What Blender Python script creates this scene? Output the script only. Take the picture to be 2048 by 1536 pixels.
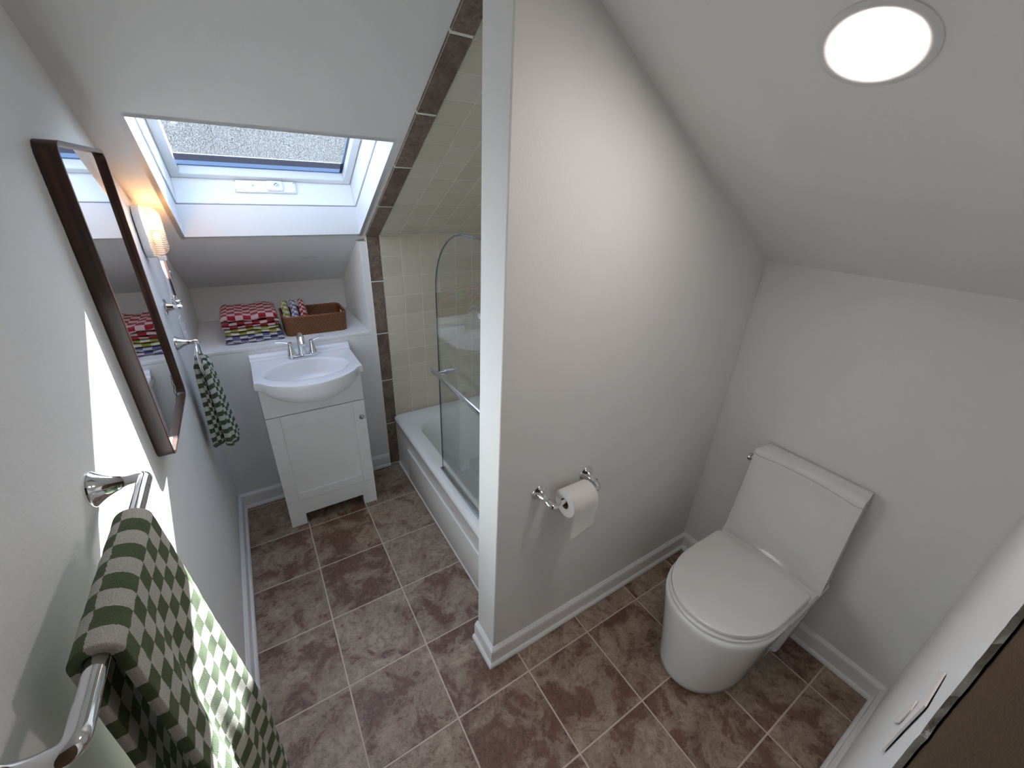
import bpy, bmesh, math, random
from mathutils import Vector, Matrix, noise as mnoise

random.seed(7)
scene = bpy.context.scene
col = scene.collection
for o in list(bpy.data.objects):
    bpy.data.objects.remove(o, do_unlink=True)

# ------------------------------------------------------------------ camera
cam_d = bpy.data.cameras.new('camera')
cam = bpy.data.objects.new('camera', cam_d)
col.objects.link(cam)
right = Vector((0.844316, -0.534313, 0.040507))
down = Vector((-0.200673, -0.385383, -0.900672))
fwd = Vector((0.496851, 0.752323, -0.432607))
M = Matrix((( right.x, -down.x, -fwd.x, 0.313594),
            ( right.y, -down.y, -fwd.y, -2.11519),
            ( right.z, -down.z, -fwd.z, 1.847286),
            (0, 0, 0, 1)))
cam.matrix_world = M
cam_d.sensor_fit = 'HORIZONTAL'
cam_d.sensor_width = 36.0
cam_d.lens = 813.5 / 2048 * 36.0
cam_d.clip_start = 0.01
cam_d.clip_end = 300
scene.camera = cam

# ------------------------------------------------------------------ world / sun / exposure
world = bpy.data.worlds.new('world')
scene.world = world
world.use_nodes = True
wn = world.node_tree
wn.nodes.clear()
wo = wn.nodes.new('ShaderNodeOutputWorld')
wb = wn.nodes.new('ShaderNodeBackground')
sky = wn.nodes.new('ShaderNodeTexSky')
sky.sky_type = 'NISHITA'
sky.sun_disc = False
sky.sun_elevation = math.radians(35)
sky.sun_rotation = math.radians(24)
sky.air_density = 1.0
sky.dust_density = 1.0
sky.ozone_density = 1.5
wb.inputs['Strength'].default_value = 0.95
wn.links.new(sky.outputs[0], wb.inputs['Color'])
wn.links.new(wb.outputs[0], wo.inputs['Surface'])

sun_d = bpy.data.lights.new('sun', 'SUN')
sun_d.energy = 38.0
sun_d.angle = math.radians(0.55)
sun_d.color = (1.0, 0.97, 0.94)
sun = bpy.data.objects.new('sun', sun_d)
col.objects.link(sun)
sun_dir = Vector((-1.0, -2.2, -1.72)).normalized()
sun.rotation_euler = sun_dir.to_track_quat('-Z', 'Y').to_euler()
sun.location = (4, 8, 8)

vs = scene.view_settings
vs.view_transform = 'Standard'
vs.look = 'None'
vs.gamma = 1.0
vs.use_curve_mapping = False
vs.exposure = 0.5

# ------------------------------------------------------------------ helpers
def link(o, parent=None):
    col.objects.link(o)
    if parent is not None:
        o.parent = parent
    return o

def tag(o, label=None, cat=None, group=None, kind=None):
    if label: o['label'] = label
    if cat: o['category'] = cat
    if group: o['group'] = group
    if kind: o['kind'] = kind
    return o

def empty(name, loc, rot=None):
    o = bpy.data.objects.new(name, None)
    o.location = loc
    o.empty_display_size = 0.05
    if rot: o.rotation_euler = rot
    return link(o)

def build(name, bm, mat, parent=None, smooth=False, auto=None, origin=None, recalc=True):
    """bmesh in WORLD coordinates -> object; origin is subtracted (parent's location)."""
    if recalc:
        bmesh.ops.recalc_face_normals(bm, faces=bm.faces[:])
    me = bpy.data.meshes.new(name)
    bm.to_mesh(me)
    bm.free()
    if mat: me.materials.append(mat)
    o = bpy.data.objects.new(name, me)
    link(o, parent)
    org = Vector((0, 0, 0))
    p = parent
    while p is not None:
        org += Vector(p.location)
        p = p.parent
    if origin is not None:
        og = Vector(origin)
        o.location = og - org
        me.transform(Matrix.Translation(-og))
    elif parent is not None:
        me.transform(Matrix.Translation(-org))
    if smooth:
        for f in me.polygons: f.use_smooth = True
        if auto is not None:
            try:
                me.set_sharp_from_angle(angle=math.radians(auto))
            except Exception:
                pass
    return o

def bm_box(bm, x0, x1, y0, y1, z0, z1, bev=0.0, seg=2):
    b2 = bmesh.new()
    v = [b2.verts.new((x, y, z)) for x in (x0, x1) for y in (y0, y1) for z in (z0, z1)]
    for q in ((0,1,3,2),(4,6,7,5),(0,4,5,1),(2,3,7,6),(0,2,6,4),(1,5,7,3)):
        b2.faces.new([v[i] for i in q])
    bmesh.ops.recalc_face_normals(b2, faces=b2.faces[:])
    if bev > 0:
        bmesh.ops.bevel(b2, geom=b2.edges[:], offset=bev, segments=seg, affect='EDGES', profile=0.5)
    join(bm, b2)

def join(bm, b2):
    m = bpy.data.meshes.new('tmp')
    b2.to_mesh(m); b2.free()
    bm.from_mesh(m)
    bpy.data.meshes.remove(m)

def box(name, x0, x1, y0, y1, z0, z1, mat, parent=None, bev=0.0, seg=2, smooth=None):
    bm = bmesh.new()
    bm_box(bm, x0, x1, y0, y1, z0, z1, bev, seg)
    return build(name, bm, mat, parent, smooth=bool(smooth), auto=35)

def bm_loft(bm, rings, cap0=True, cap1=True, closed=True):
    """rings: list of lists of points, same count; closed loops"""
    R = [[bm.verts.new(p) for p in r] for r in rings]
    n = len(R[0])
    for a, b in zip(R[:-1], R[1:]):
        for i in range(n if closed else n - 1):
            j = (i + 1) % n
            try: bm.faces.new((a[i], a[j], b[j], b[i]))
            except ValueError: pass
    if cap0: bm.faces.new(R[0][::-1])
    if cap1: bm.faces.new(R[-1])
    return R

def frame_at(t):
    t = Vector(t).normalized()
    a = Vector((0, 0, 1)) if abs(t.z) < 0.9 else Vector((1, 0, 0))
    u = t.cross(a).normalized()
    v = t.cross(u).normalized()
    return u, v

def bm_tube(bm, pts, rad, n=16, cap=True, closed=False, flat=1.0):
    """tube along pts with parallel-transported frame; rad scalar or list"""
    P = [Vector(p) for p in pts]
    k = len(P)
    rr = rad if isinstance(rad, (list, tuple)) else [rad] * k
    rings = []
    prev = None
    for i in range(k):
        if closed:
            t = (P[(i + 1) % k] - P[i - 1])
        else:
            t = P[min(i + 1, k - 1)] - P[max(i - 1, 0)]
        t.normalize()
        if prev is None:
            u, v = frame_at(t)
        else:
            u = prev - t * prev.dot(t)
            u.normalize()
            v = t.cross(u)
        prev = u
        rings.append([P[i] + (u * math.cos(2 * math.pi * j / n) + v * flat * math.sin(2 * math.pi * j / n)) * rr[i] for j in range(n)])
    if closed:
        R = [[bm.verts.new(p) for p in r] for r in rings]
        for a in range(k):
            A, B = R[a], R[(a + 1) % k]
            for i in range(n):
                j = (i + 1) % n
                bm.faces.new((A[i], A[j], B[j], B[i]))
    else:
        bm_loft(bm, rings, cap, cap)

def bm_lathe(bm, base, axis, prof, n=32, cap0=True, cap1=True):
    """prof: list of (distance along axis, radius)"""
    base = Vector(base)
    ax = Vector(axis).normalized()
    u, v = frame_at(ax)
    rings = [[base + ax * d + (u * math.cos(2 * math.pi * j / n) + v * math.sin(2 * math.pi * j / n)) * r for j in range(n)] for d, r in prof]
    bm_loft(bm, rings, cap0, cap1)

def smooth_path(pts, it=2):
    P = [Vector(p) for p in pts]
    for _ in range(it):
        Q = [P[0]]
        for a, b in zip(P[:-1], P[1:]):
            Q += [a * 0.75 + b * 0.25, a * 0.25 + b * 0.75]
        Q.append(P[-1])
        P = Q
    return P

def bm_poly_prism(bm, pts, d):
    """planar polygon (list of Vector) extruded by vector d"""
    d = Vector(d)
    bm_loft(bm, [[Vector(p) for p in pts], [Vector(p) + d for p in pts]])

# ------------------------------------------------------------------ materials
def new_mat(name):
    m = bpy.data.materials.new(name)
    m.use_nodes = True
    nt = m.node_tree
    b = nt.nodes['Principled BSDF']
    return m, nt, b

def nd(nt, t, **kw):
    n = nt.nodes.new(t)
    for k, v in kw.items():
        if k in n.inputs: n.inputs[k].default_value = v
        else: setattr(n, k, v)
    return n

def simple(name, c, rough=0.5, metal=0.0, bump=0.0, bscale=200.0, coat=0.0, spec=0.5):
    m, nt, b = new_mat(name)
    b.inputs['Base Color'].default_value = (*c, 1)
    b.inputs['Roughness'].default_value = rough
    b.inputs['Metallic'].default_value = metal
    b.inputs['Specular IOR Level'].default_value = spec
    if coat: b.inputs['Coat Weight'].default_value = coat; b.inputs['Coat Roughness'].default_value = 0.05
    if bump > 0:
        tc = nd(nt, 'ShaderNodeTexCoord')
        nz = nd(nt, 'ShaderNodeTexNoise')
        nz.inputs['Scale'].default_value = bscale
        nz.inputs['Detail'].default_value = 3
        bp = nd(nt, 'ShaderNodeBump')
        bp.inputs['Strength'].default_value = bump
        bp.inputs['Distance'].default_value = 0.002
        nt.links.new(tc.outputs['Object'], nz.inputs['Vector'])
        nt.links.new(nz.outputs['Fac'], bp.inputs['Height'])
        nt.links.new(bp.outputs['Normal'], b.inputs['Normal'])
    return m

PAINT = simple('wall_paint', (0.81, 0.81, 0.80), 0.55, bump=0.25, bscale=160)
CEIL = simple('ceiling_paint', (0.79, 0.795, 0.78), 0.7, bump=0.15, bscale=160)
TRIM = simple('trim_paint', (0.86, 0.86, 0.86), 0.35, bump=0.05, bscale=40)
SKYWHITE = simple('skylight_white', (0.80, 0.82, 0.84), 0.35)
CABINET = simple('cabinet_white', (0.87, 0.87, 0.87), 0.38)
PORC = simple('porcelain', (0.84, 0.845, 0.84), 0.07, coat=0.3)
SEATM = simple('seat_plastic', (0.80, 0.795, 0.78), 0.22)
SINKM = simple('cultured_marble', (0.86, 0.86, 0.89), 0.10, coat=0.3)
TUBM = simple('tub_enamel', (0.83, 0.83, 0.81), 0.12, coat=0.3)
CHROME = simple('chrome', (0.82, 0.83, 0.85), 0.05, metal=1.0)
DCHROME = simple('brushed_metal', (0.55, 0.56, 0.58), 0.18, metal=1.0)
MIRROR = simple('mirror_silver', (0.90, 0.92, 0.92), 0.005, metal=1.0)
PLASTIC = simple('white_plastic', (0.85, 0.85, 0.86), 0.3)
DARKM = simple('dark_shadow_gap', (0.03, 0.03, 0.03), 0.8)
PAPER = simple('tissue_paper', (0.84, 0.82, 0.80), 0.9, bump=0.2, bscale=300)
CARD = simple('cardboard', (0.30, 0.21, 0.14), 0.9)
GYPSUM = simple('gypsum_core', (0.72, 0.73, 0.70), 0.9, bump=0.8, bscale=180)
TAPE = simple('joint_tape', (0.78, 0.74, 0.71), 0.8)
GROUTW = simple('cream_grout', (0.80, 0.78, 0.72), 0.8)
GROUTF = simple('floor_grout', (0.60, 0.50, 0.43), 0.85, bump=0.4, bscale=300)
GASKET = simple('window_gasket', (0.26, 0.28, 0.33), 0.5)
BEAD = simple('window_bead', (0.45, 0.55, 0.70), 0.4)
OUTER = simple('roof_outer', (0.12, 0.12, 0.12), 0.9)

def mat_stone(name, light, mid, red, scale=1.0, redness=0.5, rough=0.42):
    m, nt, b = new_mat(name)
    L = nt.links.new
    tc = nd(nt, 'ShaderNodeTexCoord')
    oi = nd(nt, 'ShaderNodeObjectInfo')
    mul = nd(nt, 'ShaderNodeVectorMath', operation='MULTIPLY_ADD')
    cmb = nd(nt, 'ShaderNodeCombineXYZ')
    k1 = nd(nt, 'ShaderNodeMath', operation='MULTIPLY'); k1.inputs[1].default_value = 37.0
    k2 = nd(nt, 'ShaderNodeMath', operation='MULTIPLY'); k2.inputs[1].default_value = 91.0
    L(oi.outputs['Random'], k1.inputs[0]); L(oi.outputs['Random'], k2.inputs[0])
    L(k1.outputs[0], cmb.inputs[0]); L(k2.outputs[0], cmb.inputs[1]); L(k1.outputs[0], cmb.inputs[2])
    mul.inputs[1].default_value = (1, 1, 1)
    L(tc.outputs['Object'], mul.inputs[0]); L(cmb.outputs[0], mul.inputs[2])
    # large patches
    n1 = nd(nt, 'ShaderNodeTexNoise'); n1.inputs['Scale'].default_value = 6.5 * scale; n1.inputs['Detail'].default_value = 5; n1.inputs['Roughness'].default_value = 0.62; n1.inputs['Distortion'].default_value = 0.6
    n2 = nd(nt, 'ShaderNodeTexNoise'); n2.inputs['Scale'].default_value = 30 * scale; n2.inputs['Detail'].default_value = 9; n2.inputs['Roughness'].default_value = 0.80; n2.inputs['Distortion'].default_value = 0.5
    n3 = nd(nt, 'ShaderNodeTexNoise'); n3.inputs['Scale'].default_value = 26 * scale; n3.inputs['Detail'].default_value = 6; n3.inputs['Roughness'].default_value = 0.6; n3.inputs['Distortion'].default_value = 1.2
    for n in (n1, n2, n3): L(mul.outputs[0], n.inputs['Vector'])
    r1 = nd(nt, 'ShaderNodeValToRGB')
    r1.color_ramp.elements[0].position = 0.38; r1.color_ramp.elements[0].color = (*mid, 1)
    r1.color_ramp.elements[1].position = 0.58; r1.color_ramp.elements[1].color = (*light, 1)
    L(n2.outputs['Fac'], r1.inputs['Fac'])
    # red-brown patches, amount differs from tile to tile
    r2 = nd(nt, 'ShaderNodeValToRGB')
    r2.color_ramp.elements[0].position = 0.49; r2.color_ramp.elements[0].color = (0, 0, 0, 1)
    r2.color_ramp.elements[1].position = 0.61; r2.color_ramp.elements[1].color = (1, 1, 1, 1)
    addr = nd(nt, 'ShaderNodeMath', operation='MULTIPLY_ADD'); addr.inputs[1].default_value = 0.16; addr.inputs[2].default_value = -0.08
    L(oi.outputs['Random'], addr.inputs[0])
    ad2 = nd(nt, 'ShaderNodeMath', operation='ADD'); L(n1.outputs['Fac'], ad2.inputs[0]); L(addr.outputs[0], ad2.inputs[1])
    ad3 = nd(nt, 'ShaderNodeMath', operation='MULTIPLY_ADD'); ad3.inputs[1].default_value = 0.9; L(n2.outputs['Fac'], ad3.inputs[0])
    sb = nd(nt, 'ShaderNodeMath', operation='SUBTRACT'); sb.inputs[1].default_value = 0.45
    L(ad2.outputs[0], ad3.inputs[2]); L(ad3.outputs[0], sb.inputs[0]); L(sb.outputs[0], r2.inputs['Fac'])
    fr = nd(nt, 'ShaderNodeMath', operation='MULTIPLY'); fr.inputs[1].default_value = redness; L(r2.outputs['Color'], fr.inputs[0])
    mx = nd(nt, 'ShaderNodeMix', data_type='RGBA'); L(fr.outputs[0], mx.inputs['Factor']); L(r1.outputs['Color'], mx.inputs['A']); mx.inputs['B'].default_value = (*red, 1)
    # thin dark veins where a noise crosses its middle
    s1 = nd(nt, 'ShaderNodeMath', operation='SUBTRACT'); s1.inputs[1].default_value = 0.5; L(n3.outputs['Fac'], s1.inputs[0])
    s2 = nd(nt, 'ShaderNodeMath', operation='ABSOLUTE'); L(s1.outputs[0], s2.inputs[0])
    r3 = nd(nt, 'ShaderNodeValToRGB')
    r3.color_ramp.elements[0].position = 0.0; r3.color_ramp.elements[0].color = (1, 1, 1, 1)
    r3.color_ramp.elements[1].position = 0.022; r3.color_ramp.elements[1].color = (0, 0, 0, 1)
    L(s2.outputs[0], r3.inputs['Fac'])
    gate = nd(nt, 'ShaderNodeMath', operation='MULTIPLY'); L(r3.outputs['Color'], gate.inputs[0]); L(r2.outputs['Color'], gate.inputs[1])
    g2 = nd(nt, 'ShaderNodeMath', operation='MULTIPLY_ADD'); g2.inputs[1].default_value = 0.6; L(gate.outputs[0], g2.inputs[0])
    g3 = nd(nt, 'ShaderNodeMath', operation='MULTIPLY'); g3.inputs[1].default_value = 0.28; L(r3.outputs['Color'], g3.inputs[0]); L(g3.outputs[0], g2.inputs[2])
    mx2 = nd(nt, 'ShaderNodeMix', data_type='RGBA'); L(g2.outputs[0], mx2.inputs['Factor']); L(mx.outputs['Result'], mx2.inputs['A']); mx2.inputs['B'].default_value = (0.035, 0.02, 0.015, 1)
    L(mx2.outputs['Result'], b.inputs['Base Color'])
    b.inputs['Roughness'].default_value = rough
    bp = nd(nt, 'ShaderNodeBump'); bp.inputs['Strength'].default_value = 0.35; bp.inputs['Distance'].default_value = 0.002
    L(n2.outputs['Fac'], bp.inputs['Height']); L(bp.outputs['Normal'], b.inputs['Normal'])
    return m

FLOORT = mat_stone('floor_stone_tile', (0.45, 0.345, 0.265), (0.20, 0.138, 0.097), (0.135, 0.052, 0.030), redness=0.85)
BORDERT = mat_stone('border_stone_tile', (0.27, 0.195, 0.15), (0.095, 0.06, 0.045), (0.08, 0.038, 0.028), scale=1.6, redness=0.5)

def mat_cream():
    m, nt, b = new_mat('cream_tile_glaze')
    oi = nd(nt, 'ShaderNodeObjectInfo')
    r = nd(nt, 'ShaderNodeValToRGB')
    r.color_ramp.elements[0].color = (0.60, 0.55, 0.44, 1)
    r.color_ramp.elements[1].color = (0.66, 0.61, 0.51, 1)
    nt.links.new(oi.outputs['Random'], r.inputs['Fac'])
    nt.links.new(r.outputs['Color'], b.inputs['Base Color'])
    b.inputs['Roughness'].default_value = 0.22
    return m
CREAM = mat_cream()

def mat_wood():
    m, nt, b = new_mat('walnut_wood')
    L = nt.links.new
    tc = nd(nt, 'ShaderNodeTexCoord')
    mp = nd(nt, 'ShaderNodeMapping'); mp.inputs['Scale'].default_value = (60, 60, 4)
    nz = nd(nt, 'ShaderNodeTexNoise'); nz.inputs['Scale'].default_value = 1.6; nz.inputs['Detail'].default_value = 6; nz.inputs['Distortion'].default_value = 0.6
    r = nd(nt, 'ShaderNodeValToRGB')
    r.color_ramp.elements[0].position = 0.32; r.color_ramp.elements[0].color = (0.020, 0.007, 0.0045, 1)
    r.color_ramp.elements[1].position = 0.7; r.color_ramp.elements[1].color = (0.070, 0.028, 0.018, 1)
    L(tc.outputs['Object'], mp.inputs['Vector']); L(mp.outputs[0], nz.inputs['Vector']); L(nz.outputs['Fac'], r.inputs['Fac']); L(r.outputs['Color'], b.inputs['Base Color'])
    b.inputs['Roughness'].default_value = 0.33
    return m
WOOD = mat_wood()

def mat_terry(name, c1, c2, size, border=None):
    """checker woven in two colours, follows the cloth's UVs (metres)"""
    m, nt, b = new_mat(name)
    L = nt.links.new
    uv = nd(nt, 'ShaderNodeUVMap'); uv.uv_map = 'UVMap'
    tc = nd(nt, 'ShaderNodeTexCoord')
    nz = nd(nt, 'ShaderNodeTexNoise'); nz.inputs['Scale'].default_value = 260; nz.inputs['Detail'].default_value = 2
    L(tc.outputs['Object'], nz.inputs['Vector'])
    off = nd(nt, 'ShaderNodeVectorMath', operation='MULTIPLY_ADD'); off.inputs[1].default_value = (0.0035, 0.0035, 0)
    L(nz.outputs['Color'], off.inputs[0]); L(uv.outputs['UV'], off.inputs[2])
    mp = nd(nt, 'ShaderNodeVectorMath', operation='MULTIPLY_ADD'); mp.inputs[1].default_value = (1 / size, 1 / size, 0); mp.inputs[2].default_value = (100, 100, 0.5)
    L(off.outputs[0], mp.inputs[0])
    ck = nd(nt, 'ShaderNodeTexChecker'); ck.inputs['Scale'].default_value = 1.0
    ck.inputs['Color1'].default_value = (*c1, 1); ck.inputs['Color2'].default_value = (*c2, 1)
    L(mp.outputs[0], ck.inputs['Vector'])
    n2 = nd(nt, 'ShaderNodeTexNoise'); n2.inputs['Scale'].default_value = 700; n2.inputs['Detail'].default_value = 3
    L(tc.outputs['Object'], n2.inputs['Vector'])
    hs = nd(nt, 'ShaderNodeMix', data_type='RGBA', blend_type='MULTIPLY'); hs.inputs['Factor'].default_value = 0.6
    rr = nd(nt, 'ShaderNodeValToRGB'); rr.color_ramp.elements[0].position = 0.25; rr.color_ramp.elements[0].color = (0.35, 0.35, 0.35, 1); rr.color_ramp.elements[1].position = 0.6
    L(n2.outputs['Fac'], rr.inputs['Fac']); L(ck.outputs['Color'], hs.inputs['A']); L(rr.outputs['Color'], hs.inputs['B'])
    L(hs.outputs['Result'], b.inputs['Base Color'])
    b.inputs['Roughness'].default_value = 0.95
    b.inputs['Sheen Weight'].default_value = 0.08
    b.inputs['Sheen Roughness'].default_value = 0.5
    bp = nd(nt, 'ShaderNodeBump'); bp.inputs['Strength'].default_value = 0.9; bp.inputs['Distance'].default_value = 0.003
    L(n2.outputs['Fac'], bp.inputs['Height']); L(bp.outputs['Normal'], b.inputs['Normal'])
    return m

GREEN = (0.085, 0.125, 0.045)
CREAMC = (0.60, 0.58, 0.50)
TOWEL_G = mat_terry('terry_green_checker', GREEN, CREAMC, 0.034)
TOWEL_GS = mat_terry('terry_green_small_checker', (0.075, 0.115, 0.05), (0.72, 0.74, 0.66), 0.0195)
TOWEL_R = mat_terry('terry_red_checker', (0.36, 0.003, 0.012), (0.74, 0.50, 0.50), 0.036)
TOWEL_Y = mat_terry('terry_yellow_checker', (0.36, 0.31, 0.035), (0.72, 0.70, 0.56), 0.036)
TOWEL_P = mat_terry('terry_purple_checker', (0.16, 0.14, 0.34), (0.70, 0.70, 0.68), 0.036)
CLOTH_R = mat_terry('terry_red_small', (0.36, 0.003, 0.012), (0.74, 0.52, 0.52), 0.018)
CLOTH_Y = mat_terry('terry_yellow_small', (0.36, 0.31, 0.035), (0.72, 0.70, 0.56), 0.018)
CLOTH_P = mat_terry('terry_purple_small', (0.16, 0.14, 0.34), (0.70, 0.70, 0.68), 0.018)
HEM = simple('green_hem', (0.085, 0.115, 0.06), 0.95, bump=0.8, bscale=600)

def mat_rattan():
    m, nt, b = new_mat('rattan_weave')
    L = nt.links.new
    uv = nd(nt, 'ShaderNodeUVMap'); uv.uv_map = 'UVMap'
    sp = nd(nt, 'ShaderNodeSeparateXYZ'); L(uv.outputs['UV'], sp.inputs[0])
    # fine diagonal weave in the colour: v + u
    a = nd(nt, 'ShaderNodeMath', operation='MULTIPLY_ADD'); a.inputs[1].default_value = 0.85
    L(sp.outputs['X'], a.inputs[0]); L(sp.outputs['Y'], a.inputs[2])
    k = nd(nt, 'ShaderNodeMath', operation='MULTIPLY'); k.inputs[1].default_value = 2 * math.pi / 0.0125; L(a.outputs[0], k.inputs[0])
    s = nd(nt, 'ShaderNodeMath', operation='SINE'); L(k.outputs[0], s.inputs[0])
    r = nd(nt, 'ShaderNodeValToRGB')
    r.color_ramp.elements[0].position = 0.25; r.color_ramp.elements[0].color = (0.018, 0.006, 0.003, 1)
    r.color_ramp.elements[1].position = 0.75; r.color_ramp.elements[1].color = (0.31, 0.12, 0.038, 1)
    mr = nd(nt, 'ShaderNodeMapRange'); mr.inputs['From Min'].default_value = -1; mr.inputs['From Max'].default_value = 1
    L(s.outputs[0], mr.inputs['Value']); L(mr.outputs[0], r.inputs['Fac'])
    L(r.outputs['Color'], b.inputs['Base Color'])
    b.inputs['Roughness'].default_value = 0.45
    bp = nd(nt, 'ShaderNodeBump'); bp.inputs['Strength'].default_value = 0.8; bp.inputs['Distance'].default_value = 0.002
    L(mr.outputs[0], bp.inputs['Height']); L(bp.outputs['Normal'], b.inputs['Normal'])
    return m
RATTAN = mat_rattan()
RATTANRIM = simple('rattan_rim', (0.22, 0.085, 0.03), 0.45, bump=0.4, bscale=200)

def mat_board():
    m, nt, b = new_mat('brown_fibre_board')
    L = nt.links.new
    tc = nd(nt, 'ShaderNodeTexCoord')
    mp = nd(nt, 'ShaderNodeMapping'); mp.inputs['Scale'].default_value = (120, 120, 380); mp.inputs['Rotation'].default_value = (0, math.radians(35), 0)
    nz = nd(nt, 'ShaderNodeTexNoise'); nz.inputs['Scale'].default_value = 1.5; nz.inputs['Detail'].default_value = 5; nz.inputs['Roughness'].default_value = 0.7
    r = nd(nt, 'ShaderNodeValToRGB')
    r.color_ramp.elements[0].position = 0.3; r.color_ramp.elements[0].color = (0.032, 0.017, 0.006, 1)
    r.color_ramp.elements[1].position = 0.75; r.color_ramp.elements[1].color = (0.15, 0.088, 0.04, 1)
    L(tc.outputs['Object'], mp.inputs['Vector']); L(mp.outputs[0], nz.inputs['Vector']); L(nz.outputs['Fac'], r.inputs['Fac']); L(r.outputs['Color'], b.inputs['Base Color'])
    b.inputs['Roughness'].default_value = 0.95
    bp = nd(nt, 'ShaderNodeBump'); bp.inputs['Strength'].default_value = 0.6; bp.inputs['Distance'].default_value = 0.002
    L(nz.outputs['Fac'], bp.inputs['Height']); L(bp.outputs['Normal'], b.inputs['Normal'])
    return m
BOARD = mat_board()

def mat_thin_glass(name, tint, gloss_ior=1.5, haze=0.0):
    m = bpy.data.materials.new(name)
    m.use_nodes = True
    nt = m.node_tree
    nt.nodes.clear()
    L = nt.links.new
    out = nd(nt, 'ShaderNodeOutputMaterial')
    tr = nd(nt, 'ShaderNodeBsdfTransparent'); tr.inputs['Color'].default_value = (*tint, 1)
    gl = nd(nt, 'ShaderNodeBsdfGlossy'); gl.inputs['Roughness'].default_value = 0.0; gl.inputs['Color'].default_value = (1, 1, 1, 1)
    lw = nd(nt, 'ShaderNodeLayerWeight'); lw.inputs['Blend'].default_value = 0.5
    pw = nd(nt, 'ShaderNodeMath', operation='POWER'); pw.inputs[1].default_value = 5.0
    ma = nd(nt, 'ShaderNodeMath', operation='MULTIPLY_ADD'); ma.inputs[1].default_value = 0.9; ma.inputs[2].default_value = 0.075
    L(lw.outputs['Facing'], pw.inputs[0]); L(pw.outputs[0], ma.inputs[0])
    mx = nd(nt, 'ShaderNodeMixShader')
    L(ma.outputs[0], mx.inputs[0]); L(tr.outputs[0], mx.inputs[1]); L(gl.outputs[0], mx.inputs[2])
    L(mx.outputs[0], out.inputs['Surface'])
    return m
GLASS = mat_thin_glass('clear_door_glass', (0.965, 0.985, 0.972))

def mat_sky_pane():
    m = bpy.data.materials.new('wet_skylight_glass')
    m.use_nodes = True
    nt = m.node_tree
    nt.nodes.clear()
    L = nt.links.new
    out = nd(nt, 'ShaderNodeOutputMaterial')
    tr = nd(nt, 'ShaderNodeBsdfTransparent'); tr.inputs['Color'].default_value = (0.86, 0.90, 0.93, 1)
    tl = nd(nt, 'ShaderNodeBsdfTranslucent'); tl.inputs['Color'].default_value = (0.80, 0.84, 0.88, 1)
    tc = nd(nt, 'ShaderNodeTexCoord')
    nz = nd(nt, 'ShaderNodeTexNoise'); nz.inputs['Scale'].default_value = 210; nz.inputs['Detail'].default_value = 5; nz.inputs['Roughness'].default_value = 0.85
    L(tc.outputs['Object'], nz.inputs['Vector'])
    r = nd(nt, 'ShaderNodeValToRGB')
    r.color_ramp.elements[0].position = 0.44; r.color_ramp.elements[0].color = (0.002, 0.002, 0.002, 1)
    r.color_ramp.elements[1].position = 0.62; r.color_ramp.elements[1].color = (0.05, 0.05, 0.05, 1)
    L(nz.outputs['Fac'], r.inputs['Fac'])
    mx = nd(nt, 'ShaderNodeMixShader')
    L(r.outputs['Color'], mx.inputs[0]); L(tr.outputs[0], mx.inputs[1]); L(tl.outputs[0], mx.inputs[2])
    L(mx.outputs[0], out.inputs['Surface'])
    return m
SKYPANE = mat_sky_pane()

def mat_translucent(name, c):
    m = bpy.data.materials.new(name)
    m.use_nodes = True
    nt = m.node_tree
    nt.nodes.clear()
    out = nd(nt, 'ShaderNodeOutputMaterial')
    t = nd(nt, 'ShaderNodeBsdfTranslucent'); t.inputs['Color'].default_value = (*c, 1)
    nt.links.new(t.outputs[0], out.inputs['Surface'])
    return m
BEADT = mat_translucent('glazing_strip_pale', (0.14, 0.17, 0.22))
SPACERT = mat_translucent('glazing_strip_grey', (0.09, 0.093, 0.11))
LIPT = mat_translucent('glazing_strip_white', (0.35, 0.37, 0.39))

def mat_shade():
    m = bpy.data.materials.new('ribbed_lamp_glass')
    m.use_nodes = True
    nt = m.node_tree
    nt.nodes.clear()
    L = nt.links.new
    out = nd(nt, 'ShaderNodeOutputMaterial')
    tr = nd(nt, 'ShaderNodeBsdfTransparent'); tr.inputs['Color'].default_value = (1.0, 0.97, 0.92, 1)
    tl = nd(nt, 'ShaderNodeBsdfTranslucent'); tl.inputs['Color'].default_value = (0.95, 0.90, 0.80, 1)
    gl = nd(nt, 'ShaderNodeBsdfGlossy'); gl.inputs['Roughness'].default_value = 0.15
    lw = nd(nt, 'ShaderNodeLayerWeight'); lw.inputs['Blend'].default_value = 0.5
    fr = nd(nt, 'ShaderNodeMath', operation='MULTIPLY_ADD'); fr.inputs[1].default_value = 0.25; fr.inputs[2].default_value = 0.03
    L(lw.outputs['Facing'], fr.inputs[0])
    mx = nd(nt, 'ShaderNodeMixShader'); mx.inputs[0].default_value = 0.2
    tc = nd(nt, 'ShaderNodeTexCoord'); sp = nd(nt, 'ShaderNodeSeparateXYZ'); L(tc.outputs['Object'], sp.inputs[0])
    kz = nd(nt, 'ShaderNodeMath', operation='MULTIPLY'); kz.inputs[1].default_value = 2 * math.pi / 0.0072; L(sp.outputs['Z'], kz.inputs[0])
    sn = nd(nt, 'ShaderNodeMath', operation='SINE'); L(kz.outputs[0], sn.inputs[0])
    rb = nd(nt, 'ShaderNodeMath', operation='MULTIPLY_ADD'); rb.inputs[1].default_value = 0.16; rb.inputs[2].default_value = 0.26; L(sn.outputs[0], rb.inputs[0])
    L(rb.outputs[0], mx.inputs[0])
    m2 = nd(nt, 'ShaderNodeMixShader')
    L(tr.outputs[0], mx.inputs[1]); L(tl.outputs[0], mx.inputs[2])
    L(fr.outputs[0], m2.inputs[0]); L(mx.outputs[0], m2.inputs[1]); L(gl.outputs[0], m2.inputs[2])
    L(m2.outputs[0], out.inputs['Surface'])
    return m
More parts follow.
